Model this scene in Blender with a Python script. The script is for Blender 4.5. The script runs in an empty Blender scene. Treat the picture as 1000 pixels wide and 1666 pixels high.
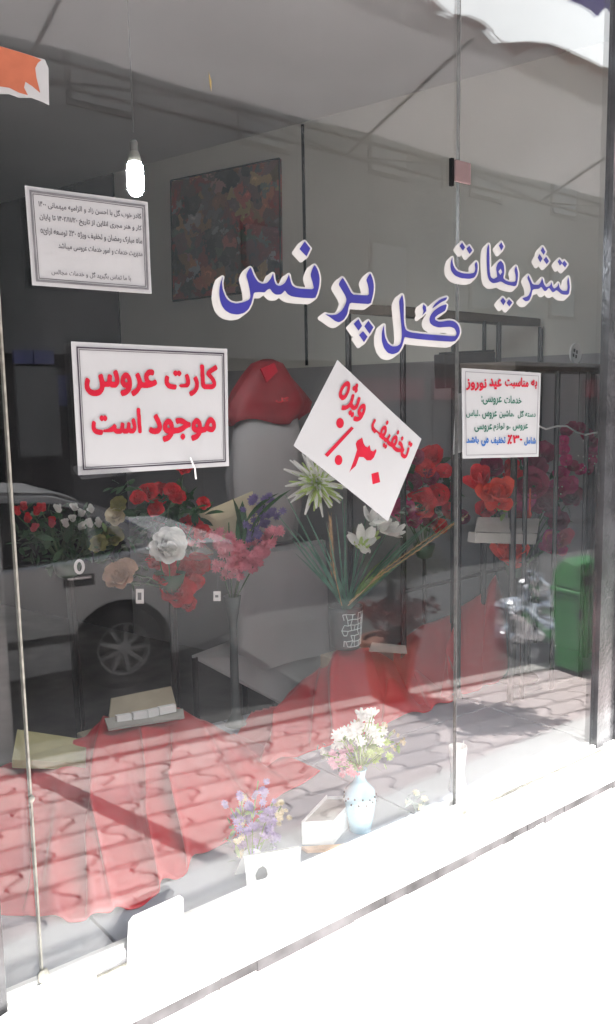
import bpy, bmesh, math, random
import numpy as np
from mathutils import Vector, Matrix
random.seed(7)
S = bpy.context.scene
COL = S.collection
# ------------------------------------------------------------------ camera
Zc = np.array([-180, 10254, 1350.]); Zc /= np.linalg.norm(Zc)
Xc = np.array([1600, 206, -1350.]); Xc -= Xc.dot(Zc)*Zc; Xc /= np.linalg.norm(Xc)
Yc = np.cross(Zc, Xc)
R = np.array([Xc, Yc, Zc]); C0 = np.array([0, -1.25, 1.6])
cam = bpy.data.cameras.new('camera'); camo = bpy.data.objects.new('camera', cam); COL.objects.link(camo)
cam.sensor_fit = 'HORIZONTAL'; cam.sensor_width = 36; cam.lens = 48.6; cam.clip_start = .02; cam.clip_end = 500
M4 = Matrix([list(R[i])+[C0[i]] for i in range(3)]+[[0, 0, 0, 1]])
camo.matrix_world = M4
S.camera = camo
# ------------------------------------------------------------------ light
SUN = Vector((-.20*math.cos(math.radians(53)), -.98*math.cos(math.radians(53)), math.sin(math.radians(53)))).normalized()
W = bpy.data.worlds.new('World'); S.world = W; W.use_nodes = True
nt = W.node_tree; nt.nodes.clear()
sky = nt.nodes.new('ShaderNodeTexSky'); sky.sky_type = 'NISHITA'; sky.sun_disc = False
sky.sun_elevation = math.radians(53); sky.sun_rotation = math.atan2(SUN.x, SUN.y); sky.dust_density = 2.0
bg = nt.nodes.new('ShaderNodeBackground'); bg.inputs[1].default_value = .12
wo = nt.nodes.new('ShaderNodeOutputWorld'); nt.links.new(sky.outputs[0], bg.inputs[0])
# broken bright cloud over the whole sky
tcw = nt.nodes.new('ShaderNodeTexCoord'); cn = nt.nodes.new('ShaderNodeTexNoise'); cn.inputs['Scale'].default_value = 1.6; cn.inputs['Detail'].default_value = 7
nt.links.new(tcw.outputs['Generated'], cn.inputs['Vector']); cr = nt.nodes.new('ShaderNodeValToRGB'); cr.color_ramp.elements[0].position = .36; cr.color_ramp.elements[1].position = .56; nt.links.new(cn.outputs['Fac'], cr.inputs[0])
cb = nt.nodes.new('ShaderNodeBackground'); cb.inputs[0].default_value = (.95, .98, 1, 1); cb.inputs[1].default_value = 1.1
cm = nt.nodes.new('ShaderNodeMixShader'); nt.links.new(cr.outputs[0], cm.inputs[0]); nt.links.new(bg.outputs[0], cm.inputs[1]); nt.links.new(cb.outputs[0], cm.inputs[2]); nt.links.new(cm.outputs[0], wo.inputs[0])
sl = bpy.data.lights.new('sun', 'SUN'); sl.energy = 4.6; sl.angle = math.radians(.5); sl.color = (1, .975, .94)
slo = bpy.data.objects.new('sun', sl); COL.objects.link(slo); slo.rotation_euler = SUN.to_track_quat('Z', 'Y').to_euler()
S.view_settings.view_transform = 'Standard'; S.view_settings.look = 'None'; S.view_settings.gamma = 1
S.view_settings.exposure = 2.55
S.view_settings.use_curve_mapping = False
S.cycles.max_bounces = 8; S.cycles.diffuse_bounces = 4; S.cycles.glossy_bounces = 4; S.cycles.transparent_max_bounces = 24
S.cycles.sample_clamp_indirect = 6; S.cycles.use_denoising = True
S.cycles.caustics_reflective = False; S.cycles.caustics_refractive = False

# ------------------------------------------------------------------ geometry of the place
K = .045                                     # the street, the sill and the window foot fall towards the right
def ray(px, py): return R@np.array([(px-500)/1350, -(py-833)/1350, -1])
def at(px, py, y=0.):                        # point of the shop at depth y behind the glass (y=0: on the glass)
    d = ray(px, py); t = (y-C0[1])/d[1]; return Vector(C0+t*d)
def mir(px, py, y):                          # point of the street, seen mirrored in the glass, at distance y from it
    p = at(px, py, y); return Vector((p.x, -p.y, p.z))
def gz(x): return .0675-K*x                  # pavement height
def zb(x): return .668-K*x                   # sill / window foot height
def mirg(px, py, dz=0.):
    d = ray(px, py); t = (.0675+dz-K*C0[0]-C0[2])/(d[2]+K*d[0]); p = C0+t*d; return Vector((p[0], -p[1], p[2]))
WA = np.array(C0+ray(370, 400)*4.5); WD = np.array([.225, -.974])
def wall_at(px, py, off=0.):                 # point on the side wall of the shop
    d = ray(px, py); n = np.array([WD[1], -WD[0], 0]); n /= np.linalg.norm(n)
    t = ((WA-C0).dot(n)+off)/d.dot(n); return Vector(C0+t*d)

# ------------------------------------------------------------------ materials
def mat(name, col, rough=.7, var=.12, scale=8., bump=0., bscale=60., metal=0., spec=.5, trans=0., sheen=0., emit=None, coat=0., subs=0.):
    m = bpy.data.materials.new(name); m.use_nodes = True; n = m.node_tree.nodes; l = m.node_tree.links
    b = n['Principled BSDF']; b.inputs['Roughness'].default_value = rough; b.inputs['Metallic'].default_value = metal
    b.inputs['Specular IOR Level'].default_value = spec; b.inputs['Sheen Weight'].default_value = sheen; b.inputs['Coat Weight'].default_value = coat
    tc = n.new('ShaderNodeTexCoord'); ns = n.new('ShaderNodeTexNoise'); ns.inputs['Scale'].default_value = scale; ns.inputs['Detail'].default_value = 6
    l.new(tc.outputs['Object'], ns.inputs['Vector'])
    r = n.new('ShaderNodeValToRGB'); r.color_ramp.elements[0].position = .3; r.color_ramp.elements[1].position = .7
    r.color_ramp.elements[0].color = tuple(max(0, c*(1-var)) for c in col)+(1,); r.color_ramp.elements[1].color = tuple(min(1, c*(1+var)) for c in col)+(1,)
    l.new(ns.outputs['Fac'], r.inputs['Fac']); l.new(r.outputs['Color'], b.inputs['Base Color'])
    if bump:
        n2 = n.new('ShaderNodeTexNoise'); n2.inputs['Scale'].default_value = bscale; n2.inputs['Detail'].default_value = 8; l.new(tc.outputs['Object'], n2.inputs['Vector'])
        bp = n.new('ShaderNodeBump'); bp.inputs['Strength'].default_value = bump; bp.inputs['Distance'].default_value = .01
        l.new(n2.outputs['Fac'], bp.inputs['Height']); l.new(bp.outputs['Normal'], b.inputs['Normal'])
    if emit: b.inputs['Emission Color'].default_value = (*emit[0], 1); b.inputs['Emission Strength'].default_value = emit[1]
    if trans:                                                     # thin cloth, petals and leaves let light through
        tr = n.new('ShaderNodeBsdfTranslucent'); l.new(r.outputs['Color'], tr.inputs['Color']); mx = n.new('ShaderNodeMixShader'); mx.inputs[0].default_value = trans
        l.new(b.outputs[0], mx.inputs[1]); l.new(tr.outputs[0], mx.inputs[2]); l.new(mx.outputs[0], n['Material Output'].inputs['Surface'])
    return m
def glassy(name, film=0., tint=(1, 1, 1), refl=1., dust_col=(.75, .76, .78)):
    # thin sheet: Schlick reflectance on each face, the rest passes straight on; an uneven film of dust scatters a little
    m = bpy.data.materials.new(name); m.use_nodes = True; n = m.node_tree.nodes; l = m.node_tree.links; n.clear()
    o = n.new('ShaderNodeOutputMaterial'); g = n.new('ShaderNodeNewGeometry')
    d = n.new('ShaderNodeVectorMath'); d.operation = 'DOT_PRODUCT'; l.new(g.outputs['Incoming'], d.inputs[0]); l.new(g.outputs['Normal'], d.inputs[1])
    def mt(op, a, b=None):
        q = n.new('ShaderNodeMath'); q.operation = op
        for i, v in enumerate((a, b)):
            if v is None: continue
            if isinstance(v, (int, float)): q.inputs[i].default_value = v
            else: l.new(v, q.inputs[i])
        return q.outputs[0]
    c = mt('ABSOLUTE', d.outputs['Value']); f = mt('POWER', mt('SUBTRACT', 1., c), 4.6); F = mt('MULTIPLY', mt('ADD', mt('MULTIPLY', f, .955), .055), refl)
    t = n.new('ShaderNodeBsdfTransparent'); t.inputs[0].default_value = (*tint, 1); s = n.new('ShaderNodeBsdfGlossy'); s.inputs['Roughness'].default_value = 0
    mx = n.new('ShaderNodeMixShader'); l.new(F, mx.inputs[0]); l.new(t.outputs[0], mx.inputs[1]); l.new(s.outputs[0], mx.inputs[2])
    out = mx.outputs[0]
    if film:
        tc = n.new('ShaderNodeTexCoord'); mp = n.new('ShaderNodeMapping'); mp.inputs['Scale'].default_value = (2.5, 2.5, 1.1); l.new(tc.outputs['Object'], mp.inputs[0])
        ns = n.new('ShaderNodeTexNoise'); ns.inputs['Scale'].default_value = 2.2; ns.inputs['Detail'].default_value = 9; ns.inputs['Roughness'].default_value = .62; l.new(mp.outputs[0], ns.inputs['Vector'])
        ff = mt('MULTIPLY', mt('POWER', ns.outputs['Fac'], 2.2), film*4)
        df = n.new('ShaderNodeBsdfDiffuse'); df.inputs[0].default_value = (*dust_col, 1)
        m2 = n.new('ShaderNodeMixShader'); l.new(ff, m2.inputs[0]); l.new(out, m2.inputs[1]); l.new(df.outputs[0], m2.inputs[2]); out = m2.outputs[0]
    l.new(out, o.inputs['Surface']); return m

MT = {}
def add(k, *a, **q): MT[k] = mat(k, *a, **q)
add('paper', (.44, .45, .455), .6, .03, 5, .15, 12)
add('paper_cream', (.62, .55, .38), .7, .08, 9, .2, 30)
add('paper_khaki', (.42, .38, .20), .75, .1, 9, .2, 30)
add('card_brown', (.42, .36, .27), .8, .12, 12, .2, 40)
add('card_grey', (.40, .38, .35), .8, .1, 12, .2, 40)
add('white_card', (.85, .85, .84), .6, .04, 9)
add('ink_red', (.44, .010, .03), .7, .12, 40, spec=.2)
add('ink_black', (.03, .02, .035), .5, .1, 40)
add('ink_green', (.02, .14, .09), .5, .1, 40)
add('ink_blue', (.02, .12, .38), .5, .1, 40)
add('ink_grey', (.16, .16, .17), .6, .2, 40)
add('vinyl_blue', (.032, .03, .27), .5, .15, 14)
add('vinyl_white', (.62, .62, .60), .45, .05, 14)
add('marble', (.78, .77, .76), .35, .06, 3)
add('marble_platform', (.34, .36, .41), .35, .10, 3)
add('rail', (.80, .80, .80), .3, .05, 20)
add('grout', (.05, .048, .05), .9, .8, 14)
add('frame', (.12, .12, .125), .22, .4, 9, .1, 80, metal=.6)
add('silicone', (.30, .29, .25), .4, .3, 60)
add('silicone_dark', (.12, .12, .115), .4, .3, 60)
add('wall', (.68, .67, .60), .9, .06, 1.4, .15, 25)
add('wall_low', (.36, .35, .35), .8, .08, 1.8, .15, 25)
add('wall_red', (.16, .02, .03), .8, .2, 3)
add('ceiling', (.50, .50, .50), .9, .08, 1.2)
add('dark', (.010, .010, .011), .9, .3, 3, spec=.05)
add('floor', (.10, .095, .09), .6, .3, 6)
add('black_metal', (.02, .02, .021), .45, .3, 30, .1, 90)
add('wood_top', (.09, .075, .06), .5, .3, 9)
add('red_satin', (.62, .018, .030), .30, .12, 3, .05, 200, trans=.08, spec=1.)
add('red_dark', (.30, .02, .03), .55, .3, 6, trans=.15)
add('grey_satin', (.52, .51, .51), .5, .08, 4, .1, 90, trans=.1, sheen=.3)
add('petal_red', (0.822, 0.030, 0.045), .6, .3, 30, trans=.3)
add('petal_rose', (0.715, 0.130, 0.182), .6, .3, 30, trans=.3)
add('petal_orange_red', (0.900, 0.078, 0.039), .6, .3, 30, trans=.3)
add('petal_burgundy', (0.299, 0.018, 0.075), .6, .4, 30, trans=.3)
add('petal_magenta', (0.628, 0.045, 0.224), .6, .4, 30, trans=.3)
add('petal_cream', (.80, .72, .50), .6, .12, 30, trans=.3)
add('petal_peach', (.75, .52, .36), .6, .2, 30, trans=.3)
add('petal_white', (0.900, 0.900, 0.874), .6, .08, 30, trans=.3)
add('petal_yellow', (.48, .46, .16), .6, .25, 30, trans=.3)
add('petal_pink', (0.884, 0.325, 0.390), .6, .3, 30, trans=.3)
add('petal_palepink', (.74, .46, .55), .6, .2, 30, trans=.3)
add('petal_lavender', (.22, .17, .38), .6, .3, 30, trans=.3)
add('petal_lilac', (.46, .38, .62), .6, .2, 30, trans=.3)
add('petal_lime', (0.575, 0.713, 0.276), .6, .25, 30, trans=.3)
add('leaf', (.03, .10, .035), .5, .45, 22, .1, 80, trans=.25)
add('leaf_bluegreen', (.12, .27, .19), .5, .35, 22, .1, 80, trans=.25)
add('leaf_light', (.22, .36, .10), .5, .35, 22, .1, 80, trans=.3)
add('leaf_grey', (.25, .30, .27), .6, .3, 22, trans=.2)
add('stem', (.05, .11, .04), .6, .3, 30)
add('wheat', (.70, .47, .25), .7, .3, 60, trans=.2)
add('vase_grey', (.085, .10, .10), .5, .2, 12, .1, 60)
add('vase_line', (.75, .82, .80), .6, .1, 30)
add('vase_blue', (.36, .58, .68), .25, .1, 9, coat=.5)
add('vase_green', (.05, .10, .06), .5, .2, 9)
add('paver', (.50, .43, .42), .85, .16, 5, .35, 60)
add('paver_b', (.57, .49, .48), .85, .16, 5, .35, 60)
add('paver_c', (.42, .36, .36), .85, .2, 5, .35, 60)
add('paver_joint', (.08, .07, .07), .95, .3, 20, .3, 60)
add('kerb', (.34, .33, .32), .85, .2, 6, .3, 50)
add('asphalt', (.06, .06, .06), .9, .3, 12, .4, 120)
add('earth', (.10, .09, .08), .95, .4, 8, .4, 60)
add('car_paint', (.50, .50, .51), .35, .05, 3, metal=.3, coat=.6)
add('car_dark', (.012, .012, .013), .6, .3, 9)
add('tyre', (.018, .018, .018), .85, .2, 30)
add('rim', (.48, .48, .49), .35, .1, 9, metal=.8)
add('car_glass', (.015, .018, .02), .05, .1, 3, spec=.8)
add('car_lamp', (.20, .03, .03), .15, .2, 9, coat=1)
add('chrome', (.7, .7, .72), .12, .05, 9, metal=1)
add('bin_green', (.03, .17, .045), .45, .15, 6)
add('pot', (.22, .09, .06), .8, .25, 9, .2, 40)
add('bark', (.05, .04, .03), .9, .3, 20, .4, 40)
add('bush_leaf', (.045, .06, .03), .6, .5, 6, trans=.2)
add('bush_red', (.17, .035, .03), .6, .5, 6, trans=.2)
add('awning', (.62, .62, .63), .9, .10, 1.1, .3, 6, trans=.40)
add('awning_trim', (.45, .20, .20), .9, .15, 4, trans=.4)
add('banner_blue', (.38, .38, .95), .8, .1, 4, trans=.5)
add('plaster', (.12, .122, .12), .9, .12, .8, .2, 12)
add('plaster_dark', (.014, .014, .015), .95, .2, .9, .2, 12, spec=.05)
add('shutter', (.045, .045, .048), .6, .2, 2, spec=.1)
add('sign_blue', (.05, .06, .18), .6, .3, 2)
add('sign_red', (.16, .02, .03), .6, .3, 2)
add('shopfront', (.06, .06, .06), .8, .3, 3, spec=.1)
add('concrete', (.42, .41, .40), .9, .12, 2, .3, 20)
add('pole_paint', (.55, .56, .57), .5, .15, 12, .2, 30)
add('tube', (.9, .92, 1.), .5, .02, 5, emit=((.92, .95, 1.), 60.))
add('lamp_base', (.22, .21, .18), .5, .1, 9)
add('cord', (.12, .12, .11), .6, .1, 9)
add('orange', (.42, .12, .06), .7, .2, 16, .2, 30)
add('tape', (.5, .51, .52), .15, .1, 16, spec=.8)
add('silver_film', (.60, .62, .66), .16, .3, 10, .8, 22, metal=.85)
add('gold', (.5, .38, .15), .4, .2, 9, metal=.6)
add('bag_dark', (.045, .04, .04), .6, .2, 6)
add('rose_card', (.20, .13, .13), .7, .2, 9)
MT['glass'] = glassy('window_glass', film=.009, tint=(.985, .99, .985))
MT['wrap'] = glassy('clear_wrap', film=.02, refl=1.6)
def grained(k, c1, c2, sc):                 # voronoi blotches (the printed picture)
    m = bpy.data.materials.new(k); m.use_nodes = True; n = m.node_tree.nodes; l = m.node_tree.links; b = n['Principled BSDF']; b.inputs['Roughness'].default_value = .35
    tc = n.new('ShaderNodeTexCoord'); nz = n.new('ShaderNodeTexNoise'); nz.inputs['Scale'].default_value = sc*1.2; nz.inputs['Detail'].default_value = 4
    mxv = n.new('ShaderNodeMixRGB'); mxv.inputs[0].default_value = .16; l.new(tc.outputs['Object'], mxv.inputs[1]); l.new(nz.outputs['Color'], mxv.inputs[2]); l.new(tc.outputs['Object'], nz.inputs['Vector'])
    v = n.new('ShaderNodeTexVoronoi'); v.inputs['Scale'].default_value = sc; l.new(mxv.outputs[0], v.inputs['Vector'])
    s = n.new('ShaderNodeSeparateColor'); l.new(v.outputs['Color'], s.inputs[0]); r = n.new('ShaderNodeValToRGB'); l.new(s.outputs[0], r.inputs[0]); e = r.color_ramp.elements
    cols = [(0, (.05, .05, .05)), (.24, (.16, .15, .13)), (.34, (.62, .07, .07)), (.46, (.08, .14, .05)), (.56, (.5, .5, .48)), (.66, (.75, .16, .12)), (.76, (.65, .45, .2)), (.87, (.3, .08, .08))]
    e[0].position = 0; e[0].color = (*cols[0][1], 1); e[1].position = 1; e[1].color = (.22, .21, .2, 1)
    for p, c in cols[1:]: q = e.new(p); q.color = (*c, 1)
    mm = n.new('ShaderNodeMixRGB'); mm.blend_type = 'MULTIPLY'; mm.inputs[0].default_value = .8; dr = n.new('ShaderNodeMapRange'); dr.inputs[2].default_value = .25; dr.inputs[1].default_value = 0
    dr.inputs[3].default_value = 1.5; dr.inputs[4].default_value = .6; l.new(v.outputs['Distance'], dr.inputs[0]); l.new(r.outputs[0], mm.inputs[1]); l.new(dr.outputs[0], mm.inputs[2]); l.new(mm.outputs[0], b.inputs['Base Color'])
    MT[k] = m
grained('picture_print', 0, 0, 15.)

# ------------------------------------------------------------------ object helpers
def tag(o, label=None, cat=None, group=None, kind=None):
    if label: o['label'] = label
    if cat: o['category'] = cat
    if group: o['group'] = group
    if kind: o['kind'] = kind
    return o
def thing(name, label, cat, loc=(0, 0, 0), rz=0., group=None):
    o = bpy.data.objects.new(name, None); COL.objects.link(o); o.location = loc; o.rotation_euler = (0, 0, rz); o.empty_display_size = .05
    return tag(o, label, cat, group)
class MB:
    def __init__(s): s.v = []; s.f = []
    def add(s, vs, fs):
        b = len(s.v); s.v += [Vector(p) for p in vs]; s.f += [tuple(i+b for i in f) for f in fs]; return s
    def box(s, c, d, rz=0., m=None):
        cx, cy, cz = c; a, b, h = d[0]/2, d[1]/2, d[2]/2; ca, sa = math.cos(rz), math.sin(rz)
        vs = []
        for z in (-h, h):
            for x, y in ((-a, -b), (a, -b), (a, b), (-a, b)):
                p = Vector((x*ca-y*sa, x*sa+y*ca, z)); vs.append(Vector((cx, cy, cz))+(m@p if m else p))
        return s.add(vs, [(3, 2, 1, 0), (4, 5, 6, 7), (0, 1, 5, 4), (1, 2, 6, 5), (2, 3, 7, 6), (3, 0, 4, 7)])
    def hexa(s, b4, t4):
        return s.add(list(b4)+list(t4), [(3, 2, 1, 0), (4, 5, 6, 7), (0, 1, 5, 4), (1, 2, 6, 5), (2, 3, 7, 6), (3, 0, 4, 7)])
    def tube(s, pts, r, n=8, cap=True):
        pts = [Vector(p) for p in pts]; rs = r if isinstance(r, (list, tuple)) else [r]*len(pts); vs = []; fs = []
        for i, p in enumerate(pts):
            t = (pts[min(i+1, len(pts)-1)]-pts[max(i-1, 0)]).normalized(); a = t.orthogonal().normalized() if abs(t.z) > .9 else t.cross(Vector((0, 0, 1))).normalized(); b = t.cross(a)
            if abs(t.z) > .9: a = Vector((1, 0, 0)); a = (a-t*a.dot(t)).normalized(); b = t.cross(a)
            for k in range(n):
                w = 2*math.pi*k/n; vs.append(p+(a*math.cos(w)+b*math.sin(w))*rs[i])
        for i in range(len(pts)-1):
            for k in range(n): fs.append((i*n+k, i*n+(k+1) % n, (i+1)*n+(k+1) % n, (i+1)*n+k))
        if cap: fs.append(tuple(range(n-1, -1, -1))); fs.append(tuple((len(pts)-1)*n+k for k in range(n)))
        return s.add(vs, fs)
    def lathe(s, c, prof, n=24):
        c = Vector(c); vs = []; fs = []
        for r, z in prof:
            for k in range(n): w = 2*math.pi*k/n; vs.append(c+Vector((r*math.cos(w), r*math.sin(w), z)))
        for i in range(len(prof)-1):
            for k in range(n): fs.append((i*n+k, i*n+(k+1) % n, (i+1)*n+(k+1) % n, (i+1)*n+k))
        return s.add(vs, fs)
    def prism(s, pts, off):                        # polygon pushed along a vector
        pts = [Vector(p) for p in pts]; off = Vector(off); n = len(pts)
        return s.add(pts+[p+off for p in pts], [tuple(range(n-1, -1, -1)), tuple(range(n, 2*n))]+[(i, (i+1) % n, (i+1) % n+n, i+n) for i in range(n)])
    def grid(s, rows):
        b = len(s.v); m = len(rows[0]); vs = [p for r in rows for p in r]
        return s.add(vs, [(i*m+j, i*m+j+1, (i+1)*m+j+1, (i+1)*m+j) for i in range(len(rows)-1) for j in range(m-1)])
    def mesh(s, name, o=(0, 0, 0)):
        me = bpy.data.meshes.new(name); o = Vector(o); me.from_pydata([v-o for v in s.v], [], s.f); me.update(); return me
    def build(s, name, m, parent=None, world=True, smooth=False, bevel=0., solid=0., recalc=True):
        # points are given in world space (parent unrotated) or, world=False, in the parent's own space
        if parent is not None: o0 = parent_loc(parent) if world else Vector((0, 0, 0)); loc = Vector((0, 0, 0))
        else:
            loc = sum(s.v, Vector())/len(s.v); loc.z = min(v.z for v in s.v); o0 = loc
        me = s.mesh(name, o0); me.materials.append(MT[m])
        if recalc:
            bm = bmesh.new(); bm.from_mesh(me); bmesh.ops.recalc_face_normals(bm, faces=bm.faces); bm.to_mesh(me); bm.free()
        if smooth:
            for p in me.polygons: p.use_smooth = True
        o = bpy.data.objects.new(name, me); COL.objects.link(o); o.location = loc; o.parent = parent
        if solid: q = o.modifiers.new('thickness', 'SOLIDIFY'); q.thickness = solid; q.offset = 0
        if bevel: q = o.modifiers.new('bevel', 'BEVEL'); q.width = bevel; q.segments = 2; q.limit_method = 'ANGLE'
        return o
def parent_loc(p):
    v = Vector((0, 0, 0))
    while p is not None: v += p.location; p = p.parent
    return v
def struct(name, mb, m, **q): return tag(mb.build(name, m, **q), kind='structure')
def inst(name, me, parent, loc, rot=(0, 0, 0), sc=1.):   # an object sharing a mesh; loc in world space
    o = bpy.data.objects.new(name, me); COL.objects.link(o); o.parent = parent
    o.location = Vector(loc)-(parent_loc(parent) if parent else Vector((0, 0, 0))); o.rotation_euler = rot
    o.scale = (sc, sc, sc) if isinstance(sc, (int, float)) else sc
    return o

# ================================================================== SETTING: street side (seen mirrored in the glass)
AN = math.radians(8.6)                       # the kerb runs off the shop front by this angle
U = Vector((math.cos(AN), math.sin(AN), 0)) ; V = Vector((math.sin(AN), -math.cos(AN), 0))    # along the kerb, away from the shop
# mirrored rows come nearer to the right: real y = -(1.593 - .151*(x-.956))
P0 = Vector((.956, -1.593, 0))
def SP(a, b, dz=0.):
    p = P0+U*a+V*b; p.z = gz(p.x)+dz; return p
KB = .64                                    # kerb line
ROADZ = -.36
struct('pavement', MB().grid([[SP(a, b, -.012) for a in np.linspace(-14, 30, 12)] for b in (-2.6, KB)]), 'paver_joint')
kb = thing('kerb', 'worn grey concrete kerb along the outer edge of the pink paved pavement', 'kerb', SP(0, KB+.07, ROADZ))
for i in range(-6, 16):
    a = i*.62
    MB().hexa([SP(a, KB, ROADZ), SP(a+.61, KB, ROADZ), SP(a+.61, KB+.14, ROADZ), SP(a, KB+.14, ROADZ)], [SP(a, KB, .012), SP(a+.61, KB, .012), SP(a+.61, KB+.13, .006), SP(a, KB+.13, .006)]).build('kerb_stone', 'kerb', kb, bevel=.01)
struct('road', MB().grid([[SP(a, b, ROADZ) for a in np.linspace(-120, 140, 20)] for b in (KB+.1, 4, 9.0)]), 'asphalt')
struct('ground', MB().grid([[SP(a, b, ROADZ-.05) for a in np.linspace(-200, 200, 10)] for b in (-200, -2.7, 10, 200)]), 'earth')
struct('far_pavement', MB().hexa([SP(-40, 8.5, ROADZ), SP(60, 8.5, ROADZ), SP(60, 12, ROADZ), SP(-40, 12, ROADZ)], [SP(-40, 8.5, ROADZ+.12), SP(60, 8.5, ROADZ+.12), SP(60, 12, ROADZ+.12), SP(-40, 12, ROADZ+.12)]), 'asphalt')
# pavers: rows .16 deep, wavy ends, a fan arc pressed in every other one
pav = thing('paving', 'sunlit pinkish interlocking pavers with wavy dark joints laid in rows beside the kerb', 'paving', SP(1.6, -.2, 0))
pav['kind'] = 'structure'; del pav['category']; del pav['label']
RW = .155; LN = .265
def paver_mesh(seed, bend):
    rnd = random.Random(seed); out = []
    n = 6; L = LN-.011; H = RW-.010
    left = [(bend*math.sin(math.pi*j/n*2)*.035, j/n*H) for j in range(n+1)]
    pts = [(x, y) for x, y in left]+[(L+x, y) for x, y in reversed(left)]
    mb = MB(); dz = [rnd.uniform(-.002, .003) for _ in range(2)]
    base = [Vector((x, -y, -.02)) for x, y in pts]
    sh = [Vector((x+(.006 if i <= n else -.006), -(y+(.006 if y < H/2 else -.006)*(abs(y-H/2) > H/2-.02)), 0)) for i, (x, y) in enumerate(pts)]
    m = len(pts); rim = [Vector((p.x, p.y, -.004)) for p in base]
    mb.add(base+rim+sh, [(i, (i+1) % m, (i+1) % m+m, i+m) for i in range(m)]+[(i+m, (i+1) % m+m, (i+1) % m+2*m, i+2*m) for i in range(m)]+[tuple(range(2*m, 3*m))])
    me = mb.mesh('paver'); bm = bmesh.new(); bm.from_mesh(me); bmesh.ops.recalc_face_normals(bm, faces=bm.faces); bm.to_mesh(me); bm.free(); return me
PM = []
for k, mk in enumerate(('paver', 'paver_b', 'paver_c', 'paver')):
    me = paver_mesh(k, 1 if k % 2 else -1); me.materials.append(MT[mk]); PM.append(me)
PM2 = []
for k, mk in enumerate(('paver', 'paver_b', 'paver_c')):
    for b in (1, -1):
        me = paver_mesh(k, b); me.materials.append(MT[mk]); PM2.append((b, me))
def put_paver(i, j, parent):
    b = KB-.012-j*RW; a = i*LN+(.5*LN if j % 2 else 0)
    p = SP(a, b, random.uniform(-.003, .002)); cand = [m for s, m in PM2 if s == (1 if j % 2 else -1)]
    o = inst('paver', random.choice(cand), parent, p, (0, 0, 0)); o.rotation_euler = (random.uniform(-.008, .008), K+random.uniform(-.006, .006), AN)
    return o
cells = [(i, j) for j in range(0, 13) for i in range(-3, 20)]
cells.sort(key=lambda c: ((SP(c[0]*LN, KB-c[1]*RW)-Vector((2.4, -1.7, 0))).length+(0 if c[1] < 9 else 5)))
for c in cells[:296]: put_paver(*c, pav)
mb = MB()
for c in [(i, j) for j in range(-0, 20) for i in range(-20, 50) if (i, j) not in set(cells[:296])]:
    b = KB-.012-c[1]*RW; a = c[0]*LN+(.5*LN if c[1] % 2 else 0)
    p = [SP(a, b), SP(a+LN-.014, b), SP(a+LN-.014, b-RW+.012), SP(a, b-RW+.012)]
    mb.add(p, [(0, 1, 2, 3)])
tag(mb.build('paver_field', 'paver', pav), kind='stuff')

# car parked at the kerb
CARW = mir(205, 1058, 0)  # placeholder, replaced just below
d_ = ray(205, 1058)*5.9; cw = C0+d_
cw = Vector((cw[0], -cw[1], cw[2])); RT = .30
car = thing('parked_car', 'grey saloon car parked by the kerb, mirrored in the window left of the vase', 'car', (cw.x, cw.y, cw.z-RT), math.radians(12))
# local: x towards the rear (right in the picture), y towards the shop, z up; origin under the near rear wheel
def arc(cx, cz, r, a0, a1, n): return [(cx+r*math.cos(math.radians(a0+(a1-a0)*i/n)), cz+r*math.sin(math.radians(a0+(a1-a0)*i/n))) for i in range(n+1)]
low = [(.86, .30), (.93, .42), (.95, .62), (.90, .80), (.87, 1.0), (.80, 1.03), (.30, 1.04), (0, 1.0), (-.5, .975), (-1.0, .955), (-1.9, .93), (-2.3, .90), (-2.9, .82), (-3.25, .68), (-3.36, .5), (-3.3, .28), (-2.96, .22)]
low += [(x, z) for x, z in arc(-2.58, .30, .37, 200, 340, 12)][::-1] and [(x, z) for x, z in arc(-2.58, .30, .37, 195, -15, 14)]
low += [(-2.0, .18), (-1.2, .17), (-.5, .2)]+arc(0, .30, .37, 195, -15, 14)+[(.6, .24)]
def shell(prof, secs):      # secs: (y, inset, zshift)
    n = len(prof); cx = sum(p[0] for p in prof)/n; cz = .62; vs = []; fs = []
    for y, k in secs:
        for x, z in prof: vs.append((x+(cx-x)*k*.35, y, z+(cz-z)*k))
    m = len(secs)
    for i in range(m-1):
        for j in range(n): fs.append((i*n+j, i*n+(j+1) % n, (i+1)*n+(j+1) % n, (i+1)*n+j))
    fs.append(tuple(range(n-1, -1, -1))); fs.append(tuple((m-1)*n+j for j in range(n)))
    return MB().add(vs, fs)
shell(low, [(.0, .05), (-.03, .012), (-.08, 0), (-1.58, 0), (-1.63, .012), (-1.66, .05)]).build('body', 'car_paint', car, world=False, smooth=False, bevel=.006)
MB().box((-1.2, -.83, .4), (3.2, 1.2, .3)).build('underbody', 'car_dark', car, world=False)
rf = [(.32, 1.03), (-.08, 1.30), (-.40, 1.41), (-.95, 1.455), (-1.45, 1.40), (-1.62, 1.34), (-2.22, .94)]   # greenhouse outline
ri = lambda h: .03+(h-.95)*.42
def gh(x, z, e=0.): return Vector((x, -ri(z)+e, z))
def ghb(x, z, e=0.): return Vector((x, -1.66+ri(z)-e, z))
mb = MB(); n = len(rf); mb.add([gh(x, z) for x, z in rf]+[ghb(x, z) for x, z in rf], [tuple(range(n)), tuple(range(2*n-1, n-1, -1))]+[(i, i+n, (i+1) % n+n, (i+1) % n) for i in range(n)])
mb.build('cabin', 'car_paint', car, world=False, bevel=.02)
def pane(nm, pts, e=.004, th=.004):
    MB().prism([gh(x, z, e) for x, z in pts], (0, th, 0)).build(nm, 'car_glass', car, world=False)
pane('side_window', [(-.12, 1.0), (-.02, 1.0), (.06, 1.06), (-.10, 1.23), (-.16, 1.26)])
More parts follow.
